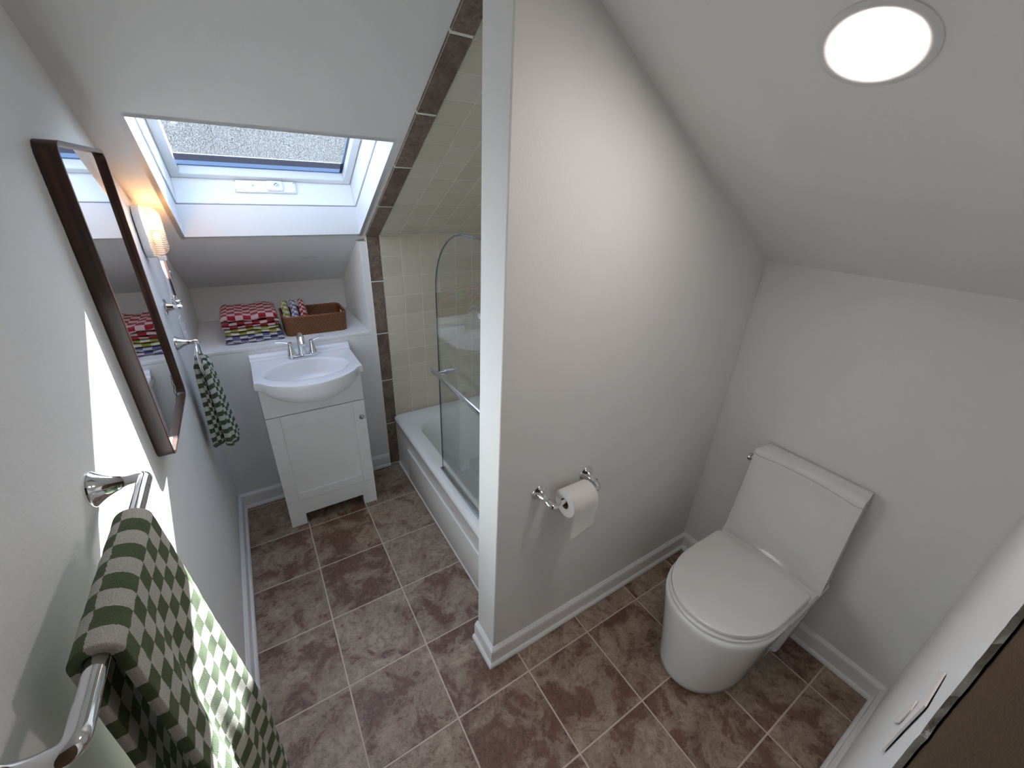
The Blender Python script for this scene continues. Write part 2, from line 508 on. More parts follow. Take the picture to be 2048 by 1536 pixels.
SHADE = mat_shade()

def emit(name, c, s):
    m = bpy.data.materials.new(name)
    m.use_nodes = True
    nt = m.node_tree
    nt.nodes.clear()
    out = nd(nt, 'ShaderNodeOutputMaterial')
    e = nd(nt, 'ShaderNodeEmission')
    e.inputs['Color'].default_value = (*c, 1)
    e.inputs['Strength'].default_value = s
    nt.links.new(e.outputs[0], out.inputs['Surface'])
    return m
LED = emit('led_lens', (1.0, 0.90, 0.86), 52.0)
BULB = emit('warm_bulb', (1.0, 0.50, 0.19), 50.0)

# ------------------------------------------------------------------ room dimensions
T = 0.3302
X0, YB, XP, YP, YPB, XT, YN = 0.0, 0.375, 0.877, -1.207, -1.072, 2.155, -2.166
S = 0.565
ZS0 = 1.577
def zsl(y): return ZS0 - S * (y - YB)          # roof slope over the vanity and the tub
ZT0, ST = 1.62, 0.585
def ztl(x): return ZT0 + ST * (XT - x)         # roof slope over the toilet
ZF = 2.42                                       # flat ceiling
XTUB = 1.752
YTOP = YB - (ZF - ZS0) / S                      # where the vanity slope reaches the flat ceiling
XTOP = XT - (ZF - ZT0) / ST
SLN = Vector((0, S, 1)).normalized()            # outward normal of the slope
SLU = Vector((0, -1, S)).normalized()           # up the slope
NXR = 0.885                                     # right side of the niche
YNB = 1.0                                       # back of the niche
ZL = 1.015                                      # ledge

def structure(o, label, cat='wall'):
    return tag(o, label, cat, kind='structure')

# floor ------------------------------------------------------------
bm = bmesh.new()
bm_box(bm, X0 - 0.05, XT + 0.05, YN - 0.05, YB + 0.05, -0.06, -0.0014)
floor = build('floor', bm, GROUTF)
structure(floor, 'brown stone-look tiled floor with pale grout lines', 'floor')
GT = 0.0030
tile_cache = {}
def floor_tile(x0, x1, y0, y1):
    key = (round(x1 - x0, 4), round(y1 - y0, 4))
    cx, cy = (x0 + x1) / 2, (y0 + y1) / 2
    if key not in tile_cache:
        bm = bmesh.new()
        w, h = key
        bm_box(bm, -w / 2, w / 2, -h / 2, h / 2, -0.008, 0.0, 0.0012, 1)
        bmesh.ops.recalc_face_normals(bm, faces=bm.faces[:])
        me = bpy.data.meshes.new('floor_tile')
        bm.to_mesh(me); bm.free()
        me.materials.append(FLOORT)
        tile_cache[key] = me
    o = bpy.data.objects.new('floor_tile', tile_cache[key])
    link(o, floor)
    o.location = (cx, cy, 0)
for i in range(0, 7):
    for j in range(-2, 7):
        x0, x1 = max(i * T + GT, X0), min((i + 1) * T - GT, XT)
        y1, y0 = min(-j * T - GT, YB), max(-(j + 1) * T + GT, YN)
        if x1 - x0 < 0.01 or y1 - y0 < 0.01: continue
        if x0 > 0.985 and y0 > -1.08 : continue          # under the tub
        if x1 > 0.99 and y0 > -1.08: x1 = 0.99
        floor_tile(x0, x1, y0, y1)

# walls --------------------------------------------------------------
def slab(name, pts, d, mat):
    bm = bmesh.new()
    bm_poly_prism(bm, pts, d)
    return build(name, bm, mat)

WT = 0.08
o = slab('wall_left', [(X0, YN - 0.1, -0.06), (X0, YNB + 0.05, -0.06), (X0, YNB + 0.05, zsl(YNB + 0.05)), (X0, YTOP, ZF), (X0, YN - 0.1, ZF)], (-WT, 0, 0), PAINT)
structure(o, 'grey-white left wall carrying the mirror, lamp and towel bar')

# back wall below / beside the niche, with the niche box
bm = bmesh.new()
bm_box(bm, X0, 0.925, YB, YB + 0.06, -0.06, ZL - 0.02)            # below the ledge
bm_box(bm, NXR, 0.925, YB, YB + 0.06, ZL - 0.02, zsl(YB + 0.06))  # strip right of the niche
bm_box(bm, 0.925, XTUB + 0.05, YB + 0.012, YB + 0.07, -0.06, ZS0)
wall_back = build('wall_back', bm, PAINT)
structure(wall_back, 'white back wall behind the vanity with a niche above it')
bm = bmesh.new()
bm_poly_prism(bm, [(NXR, YB + 0.06, ZL - 0.02), (NXR, YNB + 0.05, ZL - 0.02), (NXR, YNB + 0.05, zsl(YNB + 0.05)), (NXR, YB + 0.06, zsl(YB + 0.06))], (0.04, 0, 0))
o = build('wall_niche_side', bm, PAINT); structure(o, 'white right side wall of the niche')
o = box('wall_niche_back', X0, NXR, YNB, YNB + 0.05, ZL - 0.02, zsl(YNB) + 0.03, PAINT); structure(o, 'white low back wall of the niche behind the towels')
o = box('trim_1', X0, NXR, YB, YNB, ZL - 0.02, ZL, PAINT, bev=0.004); structure(o, 'white ledge of the niche under the towels and basket', 'ledge')

# tub end walls (hidden sides)
o = box('wall_tub_side', XTUB, XTUB + 0.05, YPB, YB + 0.05, -0.06, 2.5, CREAM); structure(o, 'cream wall along the far side of the bathtub')

# partition between tub and toilet
bm = bmesh.new()
zc = ztl(XP) 
bm_box(bm, XP, XT, YP, YPB, -0.06, 2.45, 0.004, 2)
wall_part = build('wall_partition', bm, PAINT)
structure(wall_part, 'free-ending partition wall between the bathtub and the toilet')

o = slab('wall_right', [(XT, YN - 0.02, -0.06), (XT, YP + 0.02, -0.06), (XT, YP + 0.02, ZT0 + 0.01), (XT, YN - 0.02, ZT0 + 0.01)], (WT, 0, 0), PAINT)
structure(o, 'low white wall behind the toilet')

# wall by the camera: a plasterboard sheet whose rough cut edge leaves the brown board bare
def edge_x(z):
    return 0.856 + 0.295 * (z - 1.39)
random.seed(11)
front, zz = [], 0.0
zz = -0.02
while zz < ZF:
    j = random.uniform(-0.004, 0.003) - (0.012 if 1.325 < zz < 1.335 else 0)
    front.append((edge_x(zz) + j, zz))
    zz += random.choice((0.006, 0.010, 0.016))
bm = bmesh.new()
pts = [(x, z) for x, z in front]
ztop = ZF
pts += [(edge_x(ZF), ZF), (XTOP if XTOP > edge_x(ZF) else edge_x(ZF) + 0.01, ZF), (XT, ZT0), (XT, -0.02)]
vf = [bm.verts.new((x, YN, z)) for x, z in pts]
vb = [bm.verts.new((x + (0.004 + random.uniform(-0.003, 0.003) if k < len(front) else 0), YN - 0.0058, z)) for k, (x, z) in enumerate(pts)]
bm.faces.new(vf); bm.faces.new(vb[::-1])
n = len(pts)
for i in range(n):
    bm.faces.new((vf[i], vf[(i + 1) % n], vb[(i + 1) % n], vb[i]))
wall_near = build('wall_near', bm, PAINT)
wall_near.data.materials.append(GYPSUM)
for f in wall_near.data.polygons:
    if len(f.vertices) == 4 and abs(f.normal.y) < 0.9 and f.center.x < edge_x(f.center.z) + 0.02:
        f.material_index = 1
structure(wall_near, 'white wall right of the toilet with a rough cut edge')
bm = bmesh.new()
bm_box(bm, X0, 1.35, YN - 0.034, YN - 0.0078, -0.02, ZF)
o = build('backing_board', bm, BOARD)
tag(o, 'brown fibrous board bare behind the rough-cut edge of the near wall', 'board')
o = box('wall_rear', X0 - 0.05, XT + 0.05, YN - 0.12, YN - 0.036, -0.06, 2.5, PAINT); structure(o, 'wall closing the room behind the brown board')

# torn joint tape on the near wall
def flake(name, pts, t, mat, lift):
    bm = bmesh.new()
    vf = [bm.verts.new((x, YN + lift[k] + t, z)) for k, (x, z) in enumerate(pts)]
    vb = [bm.verts.new((x, YN + lift[k] * 0.6, z)) for k, (x, z) in enumerate(pts)]
    bm.faces.new(vf); bm.faces.new(vb[::-1])
    for i in range(len(pts)):
        j = (i + 1) % len(pts)
        bm.faces.new((vf[i], vf[j], vb[j], vb[i]))
    return build(name, bm, mat)
FLAP = [(1.092, 1.053), (1.113, 1.045), (1.035, 1.180), (1.012, 1.178), (1.03, 1.124)]
o = flake('joint_tape', [(1.075, 1.219), (0.987, 1.295), (0.913, 1.293), (0.928, 1.22), (0.943, 1.148), (1.008, 1.079), (1.004, 1.15), (1.004, 1.214)],
          0.0010, TAPE, [0.001, 0.002, 0.003, 0.0035, 0.003, 0.002, 0.001, 0.001])
tag(o, 'torn pale strip of joint tape peeling beside the rough wall edge', 'tape')
TAPE_PARENT = o
o = flake('tape_flap', FLAP, 0.0008, TAPE, [0.0022] * len(FLAP))
o.parent = TAPE_PARENT

# ceilings --------------------------------------------------------------
SKX0, SKX1, SKY0, SKY1 = 0.108, 0.888, -0.352, 0.360
CT = 0.06
def slope_pt(x, y, off=0.0):
    return Vector((x, y, zsl(y))) + SLN * off
bm = bmesh.new()
def slope_quad(x0, x1, ya, yb):
    bm_poly_prism(bm, [slope_pt(x0, ya), slope_pt(x1, ya), slope_pt(x1, yb), slope_pt(x0, yb)], SLN * CT)
YLOW = YNB + 0.05
HG = 0.0025
slope_quad(X0 - 0.05, SKX0 - HG, YLOW, YTOP)
slope_quad(SKX1 + HG, 0.925, YLOW, YTOP)
slope_quad(SKX0 - HG, SKX1 + HG, YLOW, SKY1 + HG)
slope_quad(SKX0 - HG, SKX1 + HG, SKY0 - HG, YTOP)
ceil_v = build('ceiling', bm, CEIL)
structure(ceil_v, 'sloping ceiling with the skylight above the vanity', 'ceiling')
bm = bmesh.new()
bm_poly_prism(bm, [slope_pt(0.926, YB + 0.1, 0.0006), slope_pt(XTUB + 0.06, YB + 0.1, 0.0006), slope_pt(XTUB + 0.06, YTOP - 0.1, 0.0006), slope_pt(0.926, YTOP - 0.1, 0.0006)], SLN * CT)
ceil_tub = build('ceiling', bm, GROUTW)
structure(ceil_tub, 'sloping tiled ceiling over the bathtub', 'ceiling')
bm = bmesh.new()
bm_poly_prism(bm, [Vector((XT + 0.05, YN - 0.15, ztl(XT + 0.05))), Vector((XT + 0.05, YP + 0.05, ztl(XT + 0.05))), Vector((XTOP, YP + 0.05, ZF)), Vector((XTOP, YN - 0.15, ZF))], Vector((ST, 0, 1)).normalized() * CT)
o = build('ceiling', bm, CEIL)
structure(o, 'sloping white ceiling over the toilet with a round light', 'ceiling')
bm = bmesh.new()
bm_box(bm, X0 - 0.06, XTUB + 0.1, YN - 0.15, YTOP + 0.03, ZF, ZF + CT)
o = build('ceiling', bm, CEIL)
structure(o, 'flat upper ceiling between the two slopes', 'ceiling')

# smooth filler patch on the slope
bm = bmesh.new()
pc = slope_pt(0.645, 0.638, -0.0006)
ring = []
for k in range(28):
    a = 2 * math.pi * k / 28
    rr = 1 + 0.12 * math.sin(3 * a + 1) + 0.07 * math.sin(5 * a)
    ring.append(pc + Vector((0.047 * rr * math.cos(a), 0, 0)) + SLU * (0.022 * rr * math.sin(a)))
bm_poly_prism(bm, ring, SLN * 0.0012)
o = build('filler_patch', bm, simple('filler', (0.72, 0.725, 0.72), 0.8), ceil_v)

# ------------------------------------------------------------------ wall tiles
PT = 0.1186
cream_cache = {}
def cream_tile(parent, w, h, c, ux, uy, nn):
    key = (round(w, 4), round(h, 4))
    if key not in cream_cache:
        bm = bmesh.new()
        bm_box(bm, -w / 2, w / 2, -h / 2, h / 2, 0, 0.007, 0.0016, 2)
        bmesh.ops.recalc_face_normals(bm, faces=bm.faces[:])
        me = bpy.data.meshes.new('wall_tile')
        bm.to_mesh(me); bm.free()
        me.materials.append(CREAM)
        cream_cache[key] = me
    o = bpy.data.objects.new('wall_tile', cream_cache[key])
    link(o, parent)
    m = Matrix((( ux[0], uy[0], nn[0], c[0]), (ux[1], uy[1], nn[1], c[1]), (ux[2], uy[2], nn[2], c[2]), (0, 0, 0, 1)))
    # a touch of unevenness, as laid tiles have
    m = m @ Matrix.Rotation(random.uniform(-0.004, 0.004), 4, 'X') @ Matrix.Rotation(random.uniform(-0.004, 0.004), 4, 'Y')
    o.matrix_world = m
random.seed(3)
XC = 1.001
g = 0.0016
# back wall of the tub: grout bed + tiles
bm = bmesh.new()
bm_box(bm, 0.999, XTUB, YB - 0.0016, YB + 0.012, 0.0, ZS0)
bm_box(bm, 0.925, 0.999, YB - 0.0042, YB + 0.012, 0.0, ZS0)
build('grout_bed', bm, GROUTW, wall_back)
for i in range(7):
    xa, xb = XC + i * PT, min(XC + (i + 1) * PT, XTUB)
    if xb - xa < 0.01: continue
    for j in range(11):
        zb, za = ZS0 - 0.002 - j * PT, ZS0 - 0.002 - (j + 1) * PT
        if za < 0.33: za = 0.33
        if zb - za < 0.02: continue
        cream_tile(wall_back, xb - xa - 2 * g, zb - za - 2 * g, ((xa + xb) / 2, YB + 0.004, (za + zb) / 2), (1, 0, 0), (0, 0, 1), (0, -1, 0))
# slope over the tub
PS = 0.1205
nrows = 14
for i in range(7):
    xa, xb = XC + i * PT, min(XC + (i + 1) * PT, XTUB)
    if xb - xa < 0.01: continue
    for j in range(nrows):
        s = 0.004 + (j + 0.5) * PS
        c = slope_pt((xa + xb) / 2, YB, 0.006) + SLU * s
        if c.y < YPB + 0.03: continue
        cream_tile(ceil_tub, xb - xa - 2 * g, PS - 2 * g, c, (1, 0, 0), tuple(-SLU), tuple(-SLN))
# dark border: uprights on the back wall, then up the slope, standing a little proud
BX0, BX1 = 0.925, 0.9985
zb_list = [ZS0, 1.317, 0.993, 0.668, 0.338, 0.004]
for a, b in zip(zb_list[:-1], zb_list[1:]):
    box('border_tile', BX0 + 0.001, BX1 - 0.001, YB - 0.006, YB + 0.006, b + 0.003, a - 0.003, BORDERT, wall_back, bev=0.0015)
yb_list = [YB, 0.071, -0.225, -0.511, -0.797, YPB - 0.004]
for a, b in zip(yb_list[:-1], yb_list[1:]):
    bm = bmesh.new()
    p = [slope_pt(BX0 - 0.002, a - 0.003, -0.010), slope_pt(BX1 - 0.002, a - 0.003, -0.010), slope_pt(BX1 - 0.002, b + 0.003, -0.010), slope_pt(BX0 - 0.002, b + 0.003, -0.010)]
    bm_poly_prism(bm, p, SLN * 0.016)
    bmesh.ops.recalc_face_normals(bm, faces=bm.faces[:])
    bmesh.ops.bevel(bm, geom=bm.edges[:], offset=0.002, segments=2, affect='EDGES')
    build('border_tile', bm, BORDERT, ceil_tub)
bm = bmesh.new()
bm_poly_prism(bm, [slope_pt(BX0 - 0.001, YB, -0.0085), slope_pt(BX1 - 0.003, YB, -0.0085), slope_pt(BX1 - 0.003, YPB, -0.0085), slope_pt(BX0 - 0.001, YPB, -0.0085)], SLN * 0.03)
build('grout_bed', bm, GROUTW, ceil_tub)

# ------------------------------------------------------------------ skylight
win = empty('window_1', slope_pt((SKX0 + SKX1) / 2, (SKY0 + SKY1) / 2))
structure(win, 'roof window in the sloping ceiling above the vanity', 'window')
def W(x, s, n):
    """x, distance up the slope from the lower opening edge, outward offset"""
    p = slope_pt(x, SKY1) + SLU * s + SLN * n
    return p
LEN = (SKY1 - SKY0) * math.sqrt(1 + S * S)
def wbox(name, x0, x1, s0, s1, n0, n1, mat, parent, bev=0.0, skew=0.0):
    """box in slope coordinates; skew shifts s with n"""
    bm = bmesh.new()
    P = lambda x, s, n: W(x, s + skew * (n - n0), n)
    bm_loft(bm, [[P(x0, s0, n0), P(x1, s0, n0), P(x1, s1, n0), P(x0, s1, n0)], [P(x0, s0, n1), P(x1, s0, n1), P(x1, s1, n1), P(x0, s1, n1)]])
    bmesh.ops.recalc_face_normals(bm, faces=bm.faces[:])
    if bev: bmesh.ops.bevel(bm, geom=bm.edges[:], offset=bev, segments=2, affect='EDGES')
    return build(name, bm, mat, parent)
SK = S                     # a vertical board leans up the slope by tan
NG = 0.124                 # offset of the groove
NGL = 0.275                # offset of the glass
wbox('reveal_board', SKX0 - 0.02, SKX0, -0.03, LEN + 0.02, 0.0, NG - 0.003, SKYWHITE, win)
wbox('reveal_board', SKX1, SKX1 + 0.02, -0.03, LEN + 0.02, 0.0, NG - 0.003, SKYWHITE, win)
wbox('reveal_board', SKX0 - 0.02, SKX1 + 0.02, -0.02, 0.0, 0.0, NG - 0.003, SKYWHITE, win, skew=SK)
wbox('reveal_board', SKX0, SKX1, LEN, LEN + 0.02, 0.0, NG - 0.003, SKYWHITE, win)
sb = SK * NG               # foot of the frame board on the slope coordinate
wbox('groove', SKX0 - 0.018, SKX0 - 0.004, -0.03, LEN + 0.02, NG - 0.004, NG + 0.001, GASKET, win)
wbox('groove', SKX1 + 0.004, SKX1 + 0.018, -0.03, LEN + 0.02, NG - 0.004, NG + 0.001, GASKET, win)
wbox('groove', SKX0, SKX1, sb - 0.02, sb - 0.004, NG - 0.004, NG + 0.001, GASKET, win)
FI = 0.006
wbox('frame_board', SKX0 - 0.02, SKX0 + FI, 0.0, LEN + 0.02, NG, NGL + 0.02, SKYWHITE, win, bev=0.002)
wbox('frame_board', SKX1 - FI, SKX1 + 0.02, 0.0, LEN + 0.02, NG, NGL + 0.02, SKYWHITE, win, bev=0.002)
wbox('frame_board', SKX0 + FI, SKX1 - FI, sb - 0.03, sb + 0.004, NG, NGL + 0.02, SKYWHITE, win, bev=0.002)
wbox('frame_board', SKX0 + FI, SKX1 - FI, LEN - 0.004, LEN + 0.02, NG, NGL + 0.02, SKYWHITE, win, bev=0.002)
# sash
SW = 0.034
sx0, sx1 = SKX0 + FI + 0.004, SKX1 - FI - 0.004
sash0, sash1 = sb + 0.008, LEN - 0.008
wbox('sash_rail', sx0, sx0 + SW, sash0, sash1, NGL - 0.035, NGL + 0.02, SKYWHITE, win, bev=0.002)
wbox('sash_rail', sx1 - SW, sx1, sash0, sash1, NGL - 0.035, NGL + 0.02, SKYWHITE, win, bev=0.002)
wbox('sash_rail', sx0 + SW, sx1 - SW, sash0, sash0 + SW, NGL - 0.035, NGL + 0.02, SKYWHITE, win, bev=0.002)
wbox('sash_rail', sx0 + SW, sx1 - SW, sash1 - SW, sash1, NGL - 0.035, NGL + 0.02, SKYWHITE, win, bev=0.002)
# pane, with spacer bars at its rim
wbox('glass_pane', sx0 + SW - 0.004, sx1 - SW + 0.004, sash0 + SW - 0.004, sash1 - SW + 0.004, NGL, NGL + 0.002, SKYPANE, win)
wbox('glazing_bead', sx0 + SW, sx1 - SW, sash0 + SW - 0.004, sash0 + SW + 0.038, NGL + 0.004, NGL + 0.0045, BEADT, win)
wbox('glazing_spacer', sx0 + SW, sx1 - SW, sash0 + SW + 0.038, sash0 + SW + 0.086, NGL + 0.004, NGL + 0.0045, SPACERT, win)
wbox('glazing_lip', sx0 + SW, sx1 - SW, sash0 + SW + 0.086, sash0 + SW + 0.091, NGL + 0.004, NGL + 0.0045, LIPT, win)
wbox('glazing_spacer', sx1 - SW - 0.010, sx1 - SW, sash0 + SW, sash1 - SW, NGL + 0.004, NGL + 0.016, GASKET, win)
# outer kerb closing the well
for a in ((SKX0 - 0.05, SKX0 - 0.02, -0.06, LEN + 0.05), (SKX1 + 0.02, SKX1 + 0.05, -0.06, LEN + 0.05), (SKX0 - 0.05, SKX1 + 0.05, -0.09, -0.03), (SKX0 - 0.05, SKX1 + 0.05, LEN + 0.02, LEN + 0.05)):
    wbox('outer_kerb', *a, CT * 0.5, NGL + 0.012, OUTER, win)
wbox('outer_kerb', SKX0 - 0.05, SKX1 + 0.05, -0.03, sb - 0.025, CT + 0.03, NGL + 0.012, OUTER, win, skew=0)
# operator cover on the lower frame board
ocx = 0.475
SB2 = sb + 0.004
op = wbox('operator_cover', 0.345, 0.610, SB2, SB2 + 0.014, NG + 0.054, NG + 0.110, PLASTIC, win, bev=0.0025)
wbox('operator_block', 0.482, 0.552, SB2 + 0.014, SB2 + 0.024, NG + 0.059, NG + 0.108, PLASTIC, op, bev=0.003)
def wlathe(name, x, n, s0, prof, mat, parent):
    bm = bmesh.new()
    bm_lathe(bm, W(x, s0, n), SLU, prof, 20)
    return build(name, bm, mat, parent, smooth=True, auto=40)
for x, n in ((0.352, NG + 0.060), (0.603, NG + 0.060), (0.352, NG + 0.103), (0.603, NG + 0.103), (0.425, NG + 0.084)):
    wlathe('screw', x, n, SB2 + 0.0135, [(0, 0.004), (0.0018, 0.0036), (0.0022, 0.001)], DCHROME, op)
wlathe('crank_socket', 0.523, NG + 0.082, SB2 + 0.024, [(0, 0.010), (0.004, 0.010), (0.005, 0.006), (0.016, 0.0055), (0.017, 0.002)], DCHROME, op)

# greenery far outside, seen through the wet glass
bm = bmesh.new()
random.seed(21)
for k in range(26):
    cx = -22 + 44 * k / 25 + random.uniform(-1, 1)
    cy = 24 + random.uniform(-3, 4)
    r = random.uniform(2.6, 4.2)
    b2 = bmesh.new()
    bmesh.ops.create_icosphere(b2, subdivisions=4, radius=1.0)
    for v in b2.verts:
        d = v.co.normalized()
        f = 1 + 0.35 * mnoise.noise(d * 2.2 + Vector((k * 7, 0, 0))) + 0.22 * mnoise.noise(d * 6 + Vector((k * 3, 5, 0)))
        v.co = Vector((cx + d.x * r * f, cy + d.y * r * f, 0.6 + random.uniform(0, 0.02) + d.z * r * 1.7 * f))
    join(bm, b2)
LEAF = simple('leaf_mass', (0.040, 0.045, 0.036), 0.9, bump=1.0, bscale=3)
o = build('foliage', bm, LEAF, smooth=True)
tag(o, 'blurred grey-green foliage outside the skylight', 'foliage', kind='stuff')

# ------------------------------------------------------------------ baseboards
BH, BT, SHW, SHH = 0.100, 0.016, 0.012, 0.022
def base_run(name, p0, p1, nrm, label, ext0=0.0, ext1=0.0):
    """profile swept from p0 to p1 on the floor; nrm points into the room; ext = mitre growth at each end"""
    p0, p1, nrm = Vector((*p0, 0)), Vector((*p1, 0)), Vector((*nrm, 0))
    d = (p1 - p0).normalized()
    prof = [(0, 0), (BT, 0), (BT, BH - 0.022), (BT - 0.002, BH - 0.012), (0.006, BH - 0.003), (0.004, BH), (0, BH)]
    bm = bmesh.new()
    def ring(p, e): return [p + nrm * a + Vector((0, 0, z)) + d * (e * a) for a, z in prof]
    bm_loft(bm, [ring(p0, -ext0), ring(p1, ext1)])
    b = build(name, bm, TRIM)
    structure(b, label, 'baseboard')
    sp = [(BT, 0.001), (BT + SHW, 0.001), (BT + SHW, SHH * 0.45), (BT + SHW * 0.75, SHH * 0.78), (BT + SHW * 0.35, SHH * 0.96), (BT, SHH)]
    bm = bmesh.new()
    def r2(p, e): return [p + nrm * a + Vector((0, 0, z)) + d * (e * a) for a, z in sp]
    bm_loft(bm, [r2(p0, -ext0), r2(p1, ext1)])
    build('shoe_moulding', bm, TRIM, b)
base_run('baseboard_left', (X0, YN), (X0, YB), (1, 0), 'white baseboard along the left wall', -1, -1)
base_run('baseboard_back', (X0, YB), (0.922, YB), (0, -1), 'short white baseboard behind the vanity', -1, 0)
base_run('baseboard_partition', (XP, YP), (XT, YP), (0, -1), 'white baseboard along the partition beside the toilet', 1, -1)
base_run('baseboard_end', (XP, YPB + 0.002), (XP, YP), (-1, 0), 'short white baseboard on the end of the partition', 0, 1)
base_run('baseboard_right', (XT, YP), (XT, YN), (-1, 0), 'white baseboard behind the toilet', -1, -1)
base_run('baseboard_near', (XT, YN), (0.55, YN), (0, 1), 'white baseboard under the rough-edged wall', -1, 0)

# ------------------------------------------------------------------ vanity cabinet
van = empty('vanity_cabinet', (0.49, 0.2, 0))
tag(van, 'narrow white shaker vanity cabinet under the sink', 'cabinet')
VX0, VX1, VY0 = 0.244, 0.735, 0.044
box('side_panel', VX0, VX0 + 0.016, VY0 + 0.019, YB - 0.032, 0.0, 0.9, CABINET, van, 0.001)
box('side_panel', VX1 - 0.016, VX1, VY0 + 0.019, YB - 0.032, 0.0, 0.9, CABINET, van, 0.001)
box('bottom_panel', VX0 + 0.016, VX1 - 0.016, VY0 + 0.03, YB - 0.032, 0.16, 0.175, CABINET, van)
box('back_panel', VX0 + 0.016, VX1 - 0.016, YB - 0.045, YB - 0.032, 0.175, 0.9, CABINET, van)
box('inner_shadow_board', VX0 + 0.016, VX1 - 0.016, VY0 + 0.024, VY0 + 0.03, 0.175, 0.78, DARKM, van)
box('drawer_front', VX0, VX1, VY0, VY0 + 0.018, 0.7365, 0.898, CABINET, van, 0.0015)
# foot apron with a cut-out
bm = bmesh.new()
q = [(VX0, 0), (0.326, 0), (0.326, 0.074), (0.656, 0.074), (0.656, 0), (VX1, 0), (VX1, 0.1705), (VX0, 0.1705)]
bm_poly_prism(bm, [(x, VY0, z) for x, z in q], (0, 0.018, 0))
build('foot_apron', bm, CABINET, van)
door = empty('door', (0, 0, 0)); door.parent = van
DZ0, DZ1, ST_ = 0.1725, 0.7315, 0.064
box('stile', VX0, VX0 + ST_, VY0, VY0 + 0.018, DZ0, DZ1, CABINET, door, 0.0012)
box('stile', VX1 - ST_, VX1, VY0, VY0 + 0.018, DZ0, DZ1, CABINET, door, 0.0012)
box('rail', VX0 + ST_ + 0.0006, VX1 - ST_ - 0.0006, VY0, VY0 + 0.018, DZ1 - 0.073, DZ1, CABINET, door, 0.0012)
box('rail', VX0 + ST_ + 0.0006, VX1 - ST_ - 0.0006, VY0, VY0 + 0.018, DZ0, DZ0 + 0.053, CABINET, door, 0.0012)
box('door_panel', VX0 + ST_ - 0.003, VX1 - ST_ + 0.003, VY0 + 0.009, VY0 + 0.016, DZ0 + 0.05, DZ1 - 0.07, CABINET, door)
bm = bmesh.new()
bm_lathe(bm, (0.706, VY0 + 0.001, 0.636), (0, -1, 0), [(0, 0.007), (0.003, 0.006), (0.012, 0.006), (0.016, 0.013), (0.022, 0.015), (0.026, 0.013), (0.028, 0.007), (0.0285, 0.002)], 28)
tag(build('knob', bm, DCHROME, door, smooth=True, auto=45), 'round chrome knob')

# sink top: slab with an integral bowl bulging out at the front
NS = 96
def sink_outline():
    """closed loop of (x, y) in order: back-left, back-right, right side, front bow, left side"""
    xa, xb, yb = 0.234, 0.748, YB - 0.004
    pts = []
    for k in range(24): pts.append((xa + (xb - xa) * k / 24, yb))
    for k in range(10): pts.append((xb, yb + (0.036 - yb) * k / 10))
    for k in range(52):
        t = k / 51
        x = xb + (xa - xb) * t
        u = abs(2 * t - 1)
        e = max(0.0, min(1.0, (1 - u) / 0.22)); e = e * e * (3 - 2 * e)
        bow = (1 - u ** 2.0) * e
        pts.append((x, 0.036 - 0.135 * bow))
    for k in range(1, 10): pts.append((xa, 0.036 + (yb - 0.036) * k / 10))
    return pts
OUT = sink_outline()
ZC = 0.945
bcx, bcy, bax, bay = 0.487, 0.122, 0.207, 0.142
def ell(p, sc, z):
    """point on the bowl ellipse in the direction of outline point p"""
    dx, dy = (p[0] - bcx) / bax, (p[1] - bcy) / bay
    l = math.hypot(dx, dy)
    return Vector((bcx + bax * sc * dx / l, bcy + bay * sc * dy / l, z))
bm = bmesh.new()
def belly(p):
    """how far the underside hangs at this outline point"""
    b = max(0.0, (0.036 - p[1]) / 0.135)
    return b
def inset(p, d, z):
    c = Vector((bcx, bcy + 0.03, 0)); v = Vector((p[0], p[1], 0)) - c
    l = v.length
    w = c + v * ((l - d) / l)
    return Vector((w.x, w.y, z))
rings = []
# underside, from the cabinet outwards
def under(p, t):
    b = belly(p)
    if p[1] < 0.0355:
        yb_ = VY0 + 0.004
        y = p[1] + (yb_ - p[1]) * (1 - math.cos(t * math.pi / 2))
        z = (0.906 - 0.010 * b) - (0.092 * b ** 0.72) * math.sin(t * math.pi / 2) ** 0.8
        return Vector((p[0] + (bcx - p[0]) * 0.10 * t, y, z))
    return inset(p, 0.012 * t, 0.906 - 0.006 * t)
for t in (1.0, 0.85, 0.7, 0.55, 0.4, 0.25, 0.12, 0.04):
    rings.append([under(p, t) for p in OUT])
rings.append([Vector((p[0], p[1], 0.908)) for p in OUT])
rings.append([Vector((p[0], p[1], 0.922)) for p in OUT])
rings.append([Vector((p[0], p[1], ZC - 0.006)) for p in OUT])
rings.append([inset(p, 0.002, ZC - 0.001) for p in OUT])
rings.append([inset(p, 0.007, ZC) for p in OUT])
rings.append([ell(p, 1.06, ZC) if True else None for p in OUT])
rings.append([ell(p, 1.01, ZC - 0.001) for p in OUT])
for sc, dz in ((0.975, 0.007), (0.94, 0.020), (0.88, 0.045), (0.80, 0.072), (0.68, 0.094), (0.5, 0.108), (0.3, 0.114), (0.12, 0.117)):
    rings.append([ell(p, sc, ZC - dz) for p in OUT])
bm_loft(bm, rings, cap0=False, cap1=True)
sink = build('vanity_sink', bm, SINKM, smooth=True, auto=50)
tag(sink, 'white sink top with an oval bowl and bowed front', 'sink')
